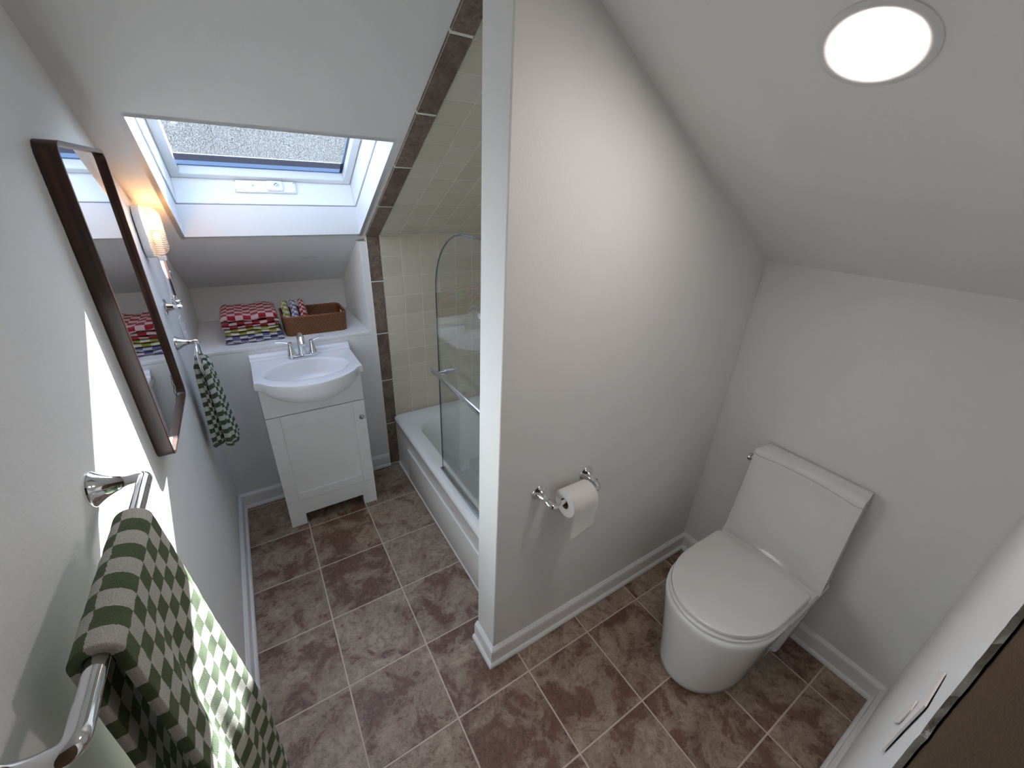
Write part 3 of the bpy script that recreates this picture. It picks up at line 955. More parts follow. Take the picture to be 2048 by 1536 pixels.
# raised back ledge of the sink top, stepped
bm = bmesh.new()
prof = [(YB - 0.004, 0.930), (YB - 0.050, 0.930), (YB - 0.050, ZC + 0.001), (YB - 0.044, ZC + 0.010), (YB - 0.034, ZC + 0.012), (YB - 0.028, ZC + 0.024), (YB - 0.020, ZC + 0.030), (YB - 0.007, ZC + 0.031), (YB - 0.004, ZC + 0.029)]
bm_loft(bm, [[(0.234, y, z) for y, z in prof], [(0.748, y, z) for y, z in prof]])
build('back_ledge', bm, SINKM, sink, smooth=True, auto=50)
bm = bmesh.new()
bm_lathe(bm, (bcx, bcy, ZC - 0.1165), (0, 0, 1), [(0, 0.021), (0.002, 0.021), (0.003, 0.017), (0.0015, 0.012), (0.004, 0.010), (0.005, 0.002)], 24)
build('drain', bm, CHROME, sink, smooth=True, auto=40)

# faucet
FY, FZ = 0.299, ZC + 0.0005
fau = empty('faucet', (0.490, FY, FZ))
tag(fau, 'chrome two-handle faucet on the vanity sink', 'faucet')
bm = bmesh.new()
rings = []
for z, sc in ((0.0, 1.0), (0.010, 1.0), (0.015, 0.93), (0.017, 0.8)):
    ring = []
    for k in range(48):
        a = 2 * math.pi * k / 48
        cx = 0.052 * (1 if math.cos(a) > 0 else -1)
        ring.append((0.490 + cx + 0.026 * sc * math.cos(a), FY + 0.024 * sc * math.sin(a), FZ + z))
    rings.append(ring)
bm_loft(bm, rings)
build('base_plate', bm, CHROME, fau, smooth=True, auto=40)
bm = bmesh.new()
path = smooth_path([(0.490, FY, FZ + 0.010), (0.490, FY + 0.002, FZ + 0.055), (0.490, FY + 0.001, FZ + 0.105), (0.490, FY - 0.020, FZ + 0.138), (0.490, FY - 0.060, FZ + 0.128), (0.490, FY - 0.088, FZ + 0.098)], 3)
rad = []
for i in range(len(path)):
    t = i / (len(path) - 1)
    rad.append(0.0235 - 0.006 * min(1, t / 0.3) + (0.0 if t < 0.8 else -0.001 * (t - 0.8) / 0.2))
bm_tube(bm, path, rad, 24)
build('spout', bm, CHROME, fau, smooth=True, auto=50)
for sgn in (-1, 1):
    hx = 0.490 + sgn * 0.054
    bm = bmesh.new()
    bm_lathe(bm, (hx, FY, FZ + 0.012), (0, 0, 1), [(0, 0.0235), (0.012, 0.0225), (0.04, 0.0165), (0.062, 0.012), (0.070, 0.0115), (0.076, 0.012), (0.081, 0.010), (0.083, 0.004)], 28)
    h = build('handle', bm, CHROME, fau, smooth=True, auto=45)
    bm = bmesh.new()
    lp = smooth_path([(hx, FY, FZ + 0.088), (hx + sgn * 0.02, FY + 0.004, FZ + 0.093), (hx + sgn * 0.045, FY + 0.008, FZ + 0.100), (hx + sgn * 0.068, FY + 0.010, FZ + 0.100)], 2)
    rr = [0.0085 - 0.003 * i / (len(lp) - 1) for i in range(len(lp))]
    bm_tube(bm, lp, rr, 14, flat=0.6)
    build('lever', bm, CHROME, h, smooth=True, auto=50)

# ------------------------------------------------------------------ bathtub
tub = empty('bathtub', (1.37, -0.35, 0))
tag(tub, 'white built-in bathtub behind the partition', 'bathtub')
TX0, TX1, TY0, TY1, TZ = 0.985, XTUB - 0.002, YPB + 0.003, YB - 0.009, 0.400
def rrect(x0, x1, y0, y1, r, z, n=10):
    pts = []
    for cx, cy, a0 in ((x1 - r, y1 - r, 0), (x0 + r, y1 - r, 90), (x0 + r, y0 + r, 180), (x1 - r, y0 + r, 270)):
        for k in range(n + 1):
            a = math.radians(a0 + 90 * k / n)
            pts.append(Vector((cx + r * math.cos(a), cy + r * math.sin(a), z)))
    return pts
bm = bmesh.new()
rings = [rrect(TX0 + 0.004, TX1, TY0, TY1, 0.006, 0.0),
         rrect(TX0 + 0.002, TX1, TY0, TY1, 0.006, 0.30),
         rrect(TX0, TX1, TY0, TY1, 0.010, 0.345),
         rrect(TX0 - 0.004, TX1, TY0, TY1, 0.012, 0.365)]
for a in range(0, 91, 15):
    c, s_ = math.cos(math.radians(a)), math.sin(math.radians(a))
    rings.append(rrect(TX0 - 0.006 + 0.030 * (1 - c), TX1 - 0.01 * (1 - c), TY0 + 0.01 * (1 - c), TY1 - 0.01 * (1 - c), 0.014 + 0.02 * (1 - c), TZ - 0.028 + 0.028 * s_))
inn = [(0.085, 0.14, 0.0), (0.092, 0.145, 0.004), (0.100, 0.155, 0.016), (0.106, 0.165, 0.045), (0.125, 0.21, 0.16), (0.145, 0.26, 0.27), (0.175, 0.31, 0.325), (0.25, 0.42, 0.345)]
for dx, dy, dz in inn:
    rings.append(rrect(TX0 + dx, TX1 - dx * 0.75, TY0 + dy * 0.7, TY1 - dy, 0.14, TZ - dz))
bm_loft(bm, rings, cap0=True, cap1=True)
build('tub_body', bm, TUBM, tub, smooth=True, auto=60)
bm = bmesh.new()
bm_box(bm, TX0 - 0.005, TX0 + 0.006, YPB + 0.03, 0.120, 0.025, 0.262, 0.0045, 3)
build('apron_panel', bm, TUBM, tub, smooth=True, auto=60)
bm = bmesh.new()
bm_tube(bm, [(TX0 + 0.002, TY0, 0.002), (TX0 + 0.002, TY1, 0.002)], 0.006, 8)
build('caulk_bead', bm, TRIM, tub)

# ------------------------------------------------------------------ shower glass
sg = empty('shower_screen', (1.03, -0.70, TZ))
tag(sg, 'clear glass shower screen with a rounded top standing on the tub rim', 'shower screen')
GY0, GY1, GZ0, GZ1 = YPB - 0.0 + 0.004, -0.356, TZ + 0.012, 1.682
pts = [(GY0, GZ0), (GY1, GZ0)]
ra, rb = 0.30, 0.275
for k in range(0, 25):
    a = math.radians(90 * k / 24)
    pts.append((GY1 - ra + ra * math.cos(a), GZ1 - rb + rb * math.sin(a)))
pts.append((GY0, GZ1))
bm = bmesh.new()
bm_poly_prism(bm, [(1.030, y, z) for y, z in pts], (0.006, 0, 0))
build('glass_panel', bm, GLASS, sg)
# dark polished edge line of the glass
bm = bmesh.new()
bm_tube(bm, [(1.033, y, z) for y, z in pts[1:]], 0.0032, 8)
build('glass_edge', bm, simple('glass_edge_green', (0.05, 0.075, 0.06), 0.15), sg, smooth=True)
box('bottom_track', 1.019, 1.047, GY0, GY1 + 0.004, TZ + 0.0006, TZ + 0.016, DCHROME, sg, 0.003)
# towel bar through the glass
BXO, BZ = 0.982, 1.040
bm = bmesh.new()
bm_box(bm, BXO - 0.006, BXO + 0.006, GY0 + 0.07, -0.388, BZ - 0.013, BZ + 0.013, 0.004, 3)
bar = build('screen_towel_bar', bm, CHROME, sg, smooth=True, auto=45)
for yy in (-0.448, GY0 + 0.13):
    bm = bmesh.new()
    bm_lathe(bm, (BXO, yy, BZ), (1, 0, 0), [(0, 0.007), (0.038, 0.007), (0.0385, 0.011), (0.0475, 0.011), (0.0476, 0.007)], 20)
    bm_lathe(bm, (1.0365, yy, BZ), (1, 0, 0), [(0, 0.011), (0.008, 0.011), (0.0085, 0.009), (0.035, 0.0085), (0.037, 0.005)], 20)
    build('bar_post', bm, CHROME, sg, smooth=True, auto=45)

# ------------------------------------------------------------------ toilet
toi = empty('toilet', (1.8, -1.657, 0))
tag(toi, 'white one-piece toilet against the low wall', 'toilet')
TCY = -1.657
def dring(xf, xb, hw, z, a=None, rb=0.03, n=28, p=2.15):
    """egg/D outline: superelliptic nose at xf, straight back at xb with corner radius rb"""
    if a is None: a = hw * 1.25
    xm = xf + a
    pts = []
    for k in range(n + 1):
        th = math.pi / 2 + math.pi * k / n
        c, s_ = math.cos(th), math.sin(th)
        pts.append(Vector((xm + a * math.copysign(abs(c) ** (2 / p), c), TCY + hw * math.copysign(abs(s_) ** (2 / p), s_), z)))
    for k in range(5):
        t = math.radians(-90 + 90 * k / 4)
        pts.append(Vector((xb - rb + rb * math.cos(t), TCY - hw + rb + rb * math.sin(t), z)))
    for k in range(5):
        t = math.radians(90 * k / 4)
        pts.append(Vector((xb - rb + rb * math.cos(t), TCY + hw - rb + rb * math.sin(t), z)))
    return pts
bm = bmesh.new()
rings = []
for z, xf, xb, hw in ((0.0, 1.497, 1.92, 0.160), (0.006, 1.492, 1.92, 0.164), (0.03, 1.490, 1.92, 0.166), (0.12, 1.482, 1.915, 0.176), (0.22, 1.472, 1.92, 0.188), (0.30, 1.464, 1.925, 0.199), (0.35, 1.459, 1.93, 0.207), (0.378, 1.457, 1.93, 0.211), (0.392, 1.459, 1.93, 0.211), (0.400, 1.468, 1.925, 0.204)):
    rings.append(dring(xf, xb, hw, z, a=0.27, rb=0.06))
bm_loft(bm, rings)
build('bowl', bm, PORC, toi, smooth=True, auto=50)
bm = bmesh.new()
bm_loft(bm, [dring(1.500, 2.0, 0.160, 0.0, a=0.27, rb=0.03), dring(1.496, 2.0, 0.164, 0.006, a=0.27, rb=0.03), dring(1.496, 2.0, 0.165, 0.05, a=0.27, rb=0.03), dring(1.56, 1.99, 0.140, 0.075, a=0.25, rb=0.03), dring(1.6, 1.98, 0.118, 0.085, a=0.24, rb=0.03)])
build('plinth', bm, PORC, toi, smooth=True, auto=50)
# rear body: deck, waist with the trapway recess, full-width back down to the floor
def brect(x0, x1, hw, z, r=0.025):
    return rrect(x0, x1, TCY - hw, TCY + hw, r, z, 6)
bm = bmesh.new()
bm_loft(bm, [brect(1.80, 2.10, 0.118, 0.0), brect(1.80, 2.10, 0.118, 0.33)])
bm_loft(bm, [brect(1.80, 2.145, 0.150, 0.29), brect(1.80, 2.145, 0.200, 0.335), brect(1.80, 2.145, 0.212, 0.36), brect(1.80, 2.145, 0.214, 0.39), brect(1.81, 2.145, 0.208, 0.402)])
bm_loft(bm, [brect(1.985, 2.126, 0.178, 0.0, 0.02), brect(1.990, 2.126, 0.182, 0.02, 0.02), brect(2.005, 2.126, 0.196, 0.2, 0.02), brect(2.000, 2.145, 0.210, 0.35, 0.02), brect(2.000, 2.145, 0.212, 0.38, 0.02)])
build('pedestal', bm, PORC, toi, smooth=True, auto=50)
bm = bmesh.new()
bm_tube(bm, smooth_path([(1.78, TCY - 0.112, 0.08), (1.86, TCY - 0.118, 0.14), (1.93, TCY - 0.118, 0.24), (2.0, TCY - 0.112, 0.26)], 2), 0.038, 16)
build('trapway', bm, PORC, toi, smooth=True, auto=60)
bm = bmesh.new()
bm_tube(bm, smooth_path([(1.78, TCY + 0.112, 0.08), (1.86, TCY + 0.118, 0.14), (1.93, TCY + 0.118, 0.24), (2.0, TCY + 0.112, 0.26)], 2), 0.038, 16)
build('trapway', bm, PORC, toi, smooth=True, auto=60)
# tank: dished front
def tank_ring(xf, hw, z, dish, xb=2.146):
    pts = []
    n = 20
    rc = 0.022
    for k in range(n + 1):               # front, from +y to -y
        u = 1 - 2 * k / n
        y = TCY + u * hw
        x = xf + dish * (1 - u * u)
        e = abs(u)
        if e > 0.94:
            x += rc * 0.6 * ((e - 0.94) / 0.06) ** 2
        pts.append(Vector((x, y, z)))
    for k in range(1, 5):
        pts.append(Vector((xf + (xb - xf) * (0.2 + 0.8 * k / 4), TCY - hw * (1 - 0.045 * k / 4), z)))
    for k in range(4, 0, -1):
        pts.append(Vector((xf + (xb - xf) * (0.2 + 0.8 * k / 4), TCY + hw * (1 - 0.045 * k / 4), z)))
    return pts
bm = bmesh.new()
rings = [tank_ring(2.012, 0.214, 0.395, 0.022), tank_ring(2.015, 0.214, 0.404, 0.023), tank_ring(2.021, 0.213, 0.414, 0.026), tank_ring(2.023, 0.212, 0.43, 0.028), tank_ring(2.024, 0.211, 0.47, 0.029), tank_ring(2.026, 0.207, 0.60, 0.030), tank_ring(2.027, 0.203, 0.74, 0.030), tank_ring(2.027, 0.202, 0.8445, 0.029)]
bm_loft(bm, rings)
build('tank', bm, PORC, toi, smooth=True, auto=50)
bm = bmesh.new()
rings = [tank_ring(2.028, 0.2012, 0.846, 0.029), tank_ring(2.0272, 0.202, 0.8475, 0.029), tank_ring(2.0272, 0.202, 0.863, 0.029), tank_ring(2.029, 0.2005, 0.868, 0.029, 2.145), tank_ring(2.033, 0.197, 0.870, 0.029, 2.142)]
bm_loft(bm, rings)
build('tank_lid', bm, PORC, toi, smooth=True, auto=50)
# seat and lid
bm = bmesh.new()
bm_loft(bm, [dring(1.470, 1.955, 0.200, 0.401, 0.28, 0.03), dring(1.464, 1.962, 0.206, 0.404, 0.28, 0.03), dring(1.463, 1.963, 0.207, 0.412, 0.28, 0.03), dring(1.467, 1.960, 0.203, 0.4165, 0.28, 0.03)])
build('seat', bm, SEATM, toi, smooth=True, auto=50)
bm = bmesh.new()
bm_loft(bm, [dring(1.478, 1.955, 0.198, 0.4185, 0.28, 0.025), dring(1.472, 1.962, 0.204, 0.421, 0.28, 0.025), dring(1.470, 1.964, 0.206, 0.428, 0.28, 0.025), dring(1.472, 1.963, 0.204, 0.436, 0.28, 0.025), dring(1.480, 1.958, 0.197, 0.4395, 0.28, 0.022), dring(1.53, 1.92, 0.15, 0.441, 0.25, 0.02)])
build('seat_lid', bm, SEATM, toi, smooth=True, auto=50)
for sy in (-0.08, 0.08):
    bm = bmesh.new()
    bm_lathe(bm, (1.978, TCY + sy, 0.400), (0, 0, 1), [(0, 0.016), (0.015, 0.016), (0.022, 0.013), (0.024, 0.004)], 20)
    build('hinge', bm, SEATM, toi, smooth=True, auto=45)
bm = bmesh.new()
bm_lathe(bm, (2.052, TCY + 0.196, 0.812), (0, 1, 0), [(0, 0.012), (0.012, 0.012), (0.014, 0.017), (0.022, 0.018), (0.026, 0.014), (0.027, 0.004)], 20)
tag(build('flush_lever', bm, DCHROME, toi, smooth=True, auto=45), 'chrome flush lever')
bm = bmesh.new()
bm_lathe(bm, (1.955, TCY - 0.140, 0.055), (0, 0, 1), [(0, 0.013), (0.008, 0.012), (0.014, 0.007), (0.015, 0.002)], 16)
build('bolt_cap', bm, PLASTIC, toi, smooth=True)

# ------------------------------------------------------------------ flared chrome posts (shared design)
def post_profile(L, r0=0.031, r1=0.0115):
    pr = [(0, r0), (0.004, r0), (0.006, r0 * 0.97)]
    for k in range(1, 13):
        t = k / 12
        r = r1 + (r0 * 0.95 - r1) * (1 - t) ** 2.3
        pr.append((0.006 + (L - 0.006) * t * 0.85, r))
    return pr

# toilet paper holder
TPY, TPZ = YP - 0.074, 0.848
tp = empty('paper_holder', (1.155, YP, 0.86))
tag(tp, 'chrome two-post toilet paper holder on the partition', 'paper holder')
for xx, sgn in ((1.050, 1), (1.276, -1)):
    bm = bmesh.new()
    bm_lathe(bm, (xx, YP, 0.858), (0, -1, -0.04), post_profile(0.066, 0.033, 0.0125), 32, True, False)
    P2 = smooth_path([(xx, YP - 0.050, 0.856), (xx + sgn * 0.001, YP - 0.072, 0.850), (xx + sgn * 0.010, YP - 0.083, 0.847), (xx + sgn * 0.030, YP - 0.080, 0.848), (xx + sgn * 0.075, TPY - 0.004, TPZ + 0.003)], 3)
    bm_tube(bm, P2, [0.0128 - 0.0045 * min(1, i / (len(P2) * 0.8)) for i in range(len(P2))], 20)
    build('post', bm, CHROME, tp, smooth=True, auto=60)
roll = empty('toilet_roll', (1.172, TPY, TPZ - 0.012))
tag(roll, 'white toilet paper roll hanging on the chrome holder', 'toilet paper')
RX0, RX1, RR = 1.110, 1.226, 0.0525
RC = Vector((0, TPY - 0.003, TPZ - 0.010))
bm = bmesh.new()
n = 48
prof = [(RX0 + 0.001, 0.0205), (RX0, 0.022), (RX0, RR - 0.003), (RX0 + 0.002, RR), (RX1 - 0.002, RR), (RX1, RR - 0.003), (RX1, 0.022), (RX1 - 0.001, 0.0205)]
rings = [[Vector((x, RC.y + r * math.cos(2 * math.pi * j / n), RC.z + r * math.sin(2 * math.pi * j / n))) for j in range(n)] for x, r in prof]
bm_loft(bm, rings, False, False)
build('paper_roll', bm, PAPER, roll, smooth=True, auto=40)
bm = bmesh.new()
rings = [[Vector((x, RC.y + r * math.cos(2 * math.pi * j / n), RC.z + r * math.sin(2 * math.pi * j / n))) for j in range(n)] for x, r in ((RX0 + 0.001, 0.0205), (RX1 - 0.001, 0.0205), (RX1 - 0.001, 0.0190), (RX0 + 0.001, 0.0190), (RX0 + 0.001, 0.0205))]
bm_loft(bm, rings, False, False)
build('core', bm, CARD, roll, smooth=True, auto=40)
# loose sheet hanging from the front
bm = bmesh.new()
rows = []
for k in range(22):
    t = k / 21
    if k < 8:
        a = math.radians(120 + 60 * k / 7)
        y, z = RC.y + (RR + 0.0006) * math.cos(a), RC.z + (RR + 0.0006) * math.sin(a)
    else:
        d = (k - 7) / 14
        z = RC.z - 0.122 * d
        y = RC.y - RR - 0.0006 + 0.004 * math.sin(d * 2.6) + 0.006 * d * d
    tear = 0.0
    rows.append([Vector((RX0 + 0.001 + (RX1 - RX0 - 0.002) * i / 10, y + 0.0012 * math.sin(i * 0.9 + k * 0.4) * max(0, k - 8) / 14 - (0.010 * max(0, (k - 14) / 7) ** 2 * (1 - i / 10)), z - (0.014 * (1 - i / 10) * max(0, (k - 12) / 9)))) for i in range(11)])
V = [[bm.verts.new(p) for p in r] for r in rows]
for a, b in zip(V[:-1], V[1:]):
    for i in range(10): bm.faces.new((a[i], a[i + 1], b[i + 1], b[i]))
o = build('loose_sheet', bm, PAPER, roll, smooth=True)
md = o.modifiers.new('thick', 'SOLIDIFY'); md.thickness = 0.0006; md.offset = 1

# ------------------------------------------------------------------ mirror
mir = empty('wall_mirror', (0.0, -0.58, 1.5))
tag(mir, 'tall mirror in a deep rounded walnut frame on the left wall', 'mirror')
MY0, MY1, MZ0, MZ1, MD = -0.808, -0.352, 1.117, 1.900, 0.038
def mring(d, x, r):
    y0, y1, z0, z1 = MY0 + d, MY1 - d, MZ0 + d, MZ1 - d
    pts = []
    for cy, cz, a0 in ((y1 - r, z1 - r, 0), (y0 + r, z1 - r, 90), (y0 + r, z0 + r, 180), (y1 - r, z0 + r, 270)):
        for k in range(9):
            a = math.radians(a0 + 90 * k / 8)
            pts.append(Vector((x, cy + r * math.cos(a), cz + r * math.sin(a))))
    return pts
bm = bmesh.new()
MR = 0.032
bm_loft(bm, [mring(0.0, 0.0015, MR), mring(0, MD - 0.0015, MR), mring(0.0015, MD, MR - 0.001), mring(0.0085, MD, MR - 0.008), mring(0.010, MD - 0.0015, MR - 0.009), mring(0.011, MD - 0.013, MR - 0.010), mring(0.011, 0.0015, MR - 0.010), mring(0.0, 0.0015, MR)], False, False)
build('frame', bm, WOOD, mir, smooth=True, auto=40)
bm = bmesh.new()
bm_loft(bm, [mring(0.0105, 0.006, MR - 0.010), mring(0.0105, MD - 0.012, MR - 0.010)])
tag(build('mirror_glass', bm, MIRROR, mir), 'silvered mirror glass')

# ------------------------------------------------------------------ wall lamp
LY = 0.018
lam = empty('wall_sconce', (0.0, LY, 1.5))
tag(lam, 'lit chrome wall lamp with a ribbed glass shade beside the mirror', 'wall lamp')
LZ0, LZ1, LHW = 1.548, 1.738, 0.044
def caps(hw, z0, z1, x, n=14):
    pts = []
    for cz, a0 in ((z1 - hw, 0), (z0 + hw, 180)):
        for k in range(n + 1):
            a = math.radians(a0 + 180 * k / n)
            pts.append(Vector((x, LY + hw * math.cos(a), cz + hw * math.sin(a))))
    return pts
bm = bmesh.new()
bm_loft(bm, [caps(LHW - 0.004, LZ0 + 0.004, LZ1 - 0.004, 0.004), caps(LHW, LZ0, LZ1, 0.008), caps(LHW, LZ0, LZ1, 0.026), caps(LHW - 0.003, LZ0 + 0.003, LZ1 - 0.003, 0.028)])
tag(build('back_housing', bm, PLASTIC, lam, smooth=True, auto=45), 'white back housing')
# ribbed glass: capsule-shaped dome with horizontal ribs
bm = bmesh.new()
rows = []
NZ = 120
hw = LHW - 0.005
z0, z1 = LZ0 + 0.005, LZ1 - 0.005
for k in range(NZ + 1):
    z = z0 + (z1 - z0) * (0.5 - 0.5 * math.cos(math.pi * k / NZ)) if False else z0 + (z1 - z0) * k / NZ
    e = min(z - z0, z1 - z)
    w = hw if e >= hw else math.sqrt(max(1e-8, hw * hw - (hw - e) ** 2))
    f = w / hw
    rib = 0.0016 * math.sin(2 * math.pi * (z - z0) / 0.0072)
    row = []
    for i in range(25):
        a = math.pi * i / 24
        depth = (0.052 + rib) * f ** 0.75
        row.append(Vector((0.027 + depth * math.sin(a) ** 0.8, LY - (w + rib * 0.3) * math.cos(a), z)))
    rows.append(row)
V = [[bm.verts.new(p) for p in r] for r in rows]
for a, b in zip(V[:-1], V[1:]):
    for i in range(24): bm.faces.new((a[i], a[i + 1], b[i + 1], b[i]))
build('glass_shade', bm, SHADE, lam, smooth=True)
bm = bmesh.new()
bm_lathe(bm, (0.050, LY, LZ1 - 0.085), (0, 0, 1), [(0, 0.007), (0.006, 0.010), (0.018, 0.0165), (0.030, 0.018), (0.042, 0.0145), (0.049, 0.006), (0.050, 0.001)], 24)
build('bulb', bm, BULB, lam, smooth=True)
bm = bmesh.new()
bm_lathe(bm, (0.050, LY, LZ0 + 0.012), (0, 0, 1), [(0, 0.011), (0.07, 0.011), (0.078, 0.007)], 20)
build('lamp_holder', bm, PLASTIC, lam, smooth=True, auto=40)
box('shade_foot', 0.034, 0.060, LY - 0.013, LY + 0.013, LZ0 - 0.012, LZ0 + 0.006, PLASTIC, lam, 0.003)
box('stem', 0.036, 0.056, LY - 0.010, LY + 0.010, 1.395, LZ0 - 0.010, CHROME, lam, 0.0015)
bm = bmesh.new()
bm_lathe(bm, (0.046, LY, 1.340), (0, 0, 1), [(0, 0.007), (0.006, 0.017), (0.014, 0.020), (0.022, 0.014), (0.028, 0.019), (0.036, 0.019), (0.040, 0.013), (0.050, 0.016), (0.060, 0.011)], 24)
build('finial', bm, CHROME, lam, smooth=True, auto=45)
bm = bmesh.new()
bm_lathe(bm, (0.0, LY, 1.352), (1, 0, 0), [(0, 0.034), (0.006, 0.034), (0.010, 0.029), (0.012, 0.018), (0.030, 0.014), (0.046, 0.012)], 32)
build('rosette', bm, CHROME, lam, smooth=True, auto=40)
bm = bmesh.new()
bm_lathe(bm, (0.056, LY, 1.49), (1, 0, 0), [(0, 0.006), (0.003, 0.006), (0.004, 0.002)], 16)
build('screw', bm, DCHROME, lam, smooth=True)

# ------------------------------------------------------------------ outlet cover on the left wall inside the niche edge
oc = box('outlet_cover', 0.0005, 0.006, 0.275, 0.350, 1.115, 1.235, PLASTIC, None, 0.002)
tag(oc, 'white outlet cover on the left wall below the lamp', 'outlet cover')
bm = bmesh.new()
for zz in (1.145, 1.19):
    bm_box(bm, 0.006, 0.0075, 0.297, 0.329, zz - 0.014, zz + 0.014, 0.003, 2)
build('receptacle', bm, PLASTIC, oc, smooth=True, auto=40)

# ------------------------------------------------------------------ recessed ceiling light over the toilet
lc = Vector((1.333, -1.687, ztl(1.333)))
led = empty('ceiling_light', lc)
tag(led, 'round lit recessed light in the slope above the toilet', 'ceiling light')
TN = Vector((-ST, 0, -1)).normalized()      # into the room
bm = bmesh.new()
bm_lathe(bm, lc, TN, [(0, 0.0925), (0.0025, 0.092), (0.005, 0.087), (0.004, 0.074), (0.001, 0.0705), (-0.004, 0.070)], 64, False, False)
build('trim_ring', bm, simple('light_trim', (0.72, 0.72, 0.71), 0.4), led, smooth=True, auto=50)
bm = bmesh.new()
bm_lathe(bm, lc, TN, [(0.0005, 0.071), (0.0015, 0.06), (0.0022, 0.03), (0.0024, 0.002)], 64, False, True)
build('lens', bm, LED, led, smooth=True)

# ------------------------------------------------------------------ cloth helpers
def cloth_grid(name, rows, uvs, mat, parent, thick=0.006, sub=0):
    bm = bmesh.new()
    V = [[bm.verts.new(p) for p in r] for r in rows]
    uvl = bm.loops.layers.uv.new('UVMap')
    lookup = {}
    for r, ur in zip(V, uvs):
        for v, u in zip(r, ur): lookup[v] = u
    for a, b in zip(V[:-1], V[1:]):
        for i in range(len(a) - 1):
            f = bm.faces.new((a[i], a[i + 1], b[i + 1], b[i]))
            for l in f.loops: l[uvl].uv = lookup[l.vert]
    o = build(name, bm, mat, parent, smooth=True)
    md = o.modifiers.new('thick', 'SOLIDIFY'); md.thickness = thick; md.offset = 0
    md.use_even_offset = False
    return o

def fluff(p, s, amp, seed=0.0):
    return amp * mnoise.noise(Vector(p) * s + Vector((seed, seed * 1.7, 0)))

# ------------------------------------------------------------------ towel bar and big checked towel
tb = empty('towel_bar', (0.0, -1.47, 1.33))
tag(tb, 'chrome towel bar on the left wall nearest the camera', 'towel bar')
BAX, BAZ, BYF, BYN = 0.076, 1.331, -1.236, -1.722
bm = bmesh.new()
bm_lathe(bm, (0, BYF, 1.330), (1, 0, 0), post_profile(0.068, 0.033, 0.0115), 36, True, False)
pth = [(0.052, BYF, 1.330)] + smooth_path([(0.058, BYF, 1.330), (BAX, BYF, BAZ), (BAX, BYF - 0.022, BAZ)], 3) + [(BAX, BYF - 0.04, BAZ)]
bm_tube(bm, pth, 0.0115, 20)
tag(build('post', bm, CHROME, tb, smooth=True, auto=60), 'flared chrome post')
bm = bmesh.new()
bm_lathe(bm, (0, BYN, 1.330), (1, 0, 0), post_profile(0.068, 0.033, 0.0115), 36, True, False)
pth = [(0.040, BYN, 1.330)] + smooth_path([(0.046, BYN, 1.330), (BAX, BYN, BAZ), (BAX, BYN + 0.034, BAZ)], 3) + [(BAX, BYN + 0.045, BAZ)]
bm_tube(bm, pth, 0.0120, 20)
build('post', bm, CHROME, tb, smooth=True, auto=60)
bm = bmesh.new()
bm_tube(bm, [(BAX, BYF - 0.03, BAZ), (BAX, BYN + 0.044, BAZ)], 0.0113, 20)
build('bar', bm, CHROME, tb, smooth=True, auto=60)

def big_towel():
    rows, uvs = [], []
    NY = 60
    ya, yb = -1.625, -1.368          # near and far edge on the bar
    # path over the bar: s<0 back drop, s>0 front drop
    prof = []
    r = 0.0195
    L1, L2 = 0.72, 0.98
    nb, nf = 46, 70
    for k in range(nb):
        d = L1 * (1 - k / nb)
        prof.append((-1, d))
    for k in range(15):
        prof.append((0, math.pi * (1 - k / 14)))
    for k in range(1, nf + 1):
        prof.append((1, L2 * k / nf))
    s = 0.0
    for kind, d in prof:
        row, ur = [], []
        for i in range(NY + 1):
            t = i / NY
            if kind == 0:
                x0 = BAX + r * math.cos(d); z0 = BAZ + r * math.sin(d)
                drop = 0.0
                arc = L1 + r * (math.pi - d)
            elif kind < 0:
                drop = d; x0 = BAX - r; z0 = BAZ - d
                arc = L1 - d
            else:
                drop = d; x0 = BAX + r; z0 = BAZ - d
                arc = L1 + r * math.pi + d
            g = min(1.0, drop / 0.60)
            y = ya + (yb - ya) * t
            if kind >= 0:
                # the front spreads a little towards the window and swells in soft folds
                y += 0.050 * g * (t - 0.12) 
                ph = 2 * math.pi * (1.35 * t + 0.10) + 0.9 * drop
                x = x0 + g * (0.014 + 0.015 * math.sin(ph) + 0.006 * math.sin(2.3 * ph + 1))
                # pinch beside the bar end: the cloth tucks under at the near edge
                x += 0.018 * g * t
            else:
                ph = 2 * math.pi * (1.2 * t + 0.3) + 0.6 * drop
                x = x0 + g * (-0.004 + 0.007 * math.sin(ph))
                x = max(x, 0.012)
            x += fluff((x, y, z0), 60, 0.0012)
            z = z0 + fluff((x, y, z0), 30, 0.0015, 4)
            row.append(Vector((x, y, z)))
            ur.append((t * 0.30, arc))
        rows.append(row); uvs.append(ur)
    return rows, uvs
big = empty('bath_towel', (BAX, -1.475, 1.36))
tag(big, 'large green and cream checked towel over the near towel bar', 'towel')
rows, uvs = big_towel()
cloth_grid('cloth', rows, uvs, TOWEL_G, big, 0.012)
bm = bmesh.new()
bm_tube(bm, [r[-1] for r in rows[::2]], 0.0045, 8)
build('hem', bm, HEM, big, smooth=True)

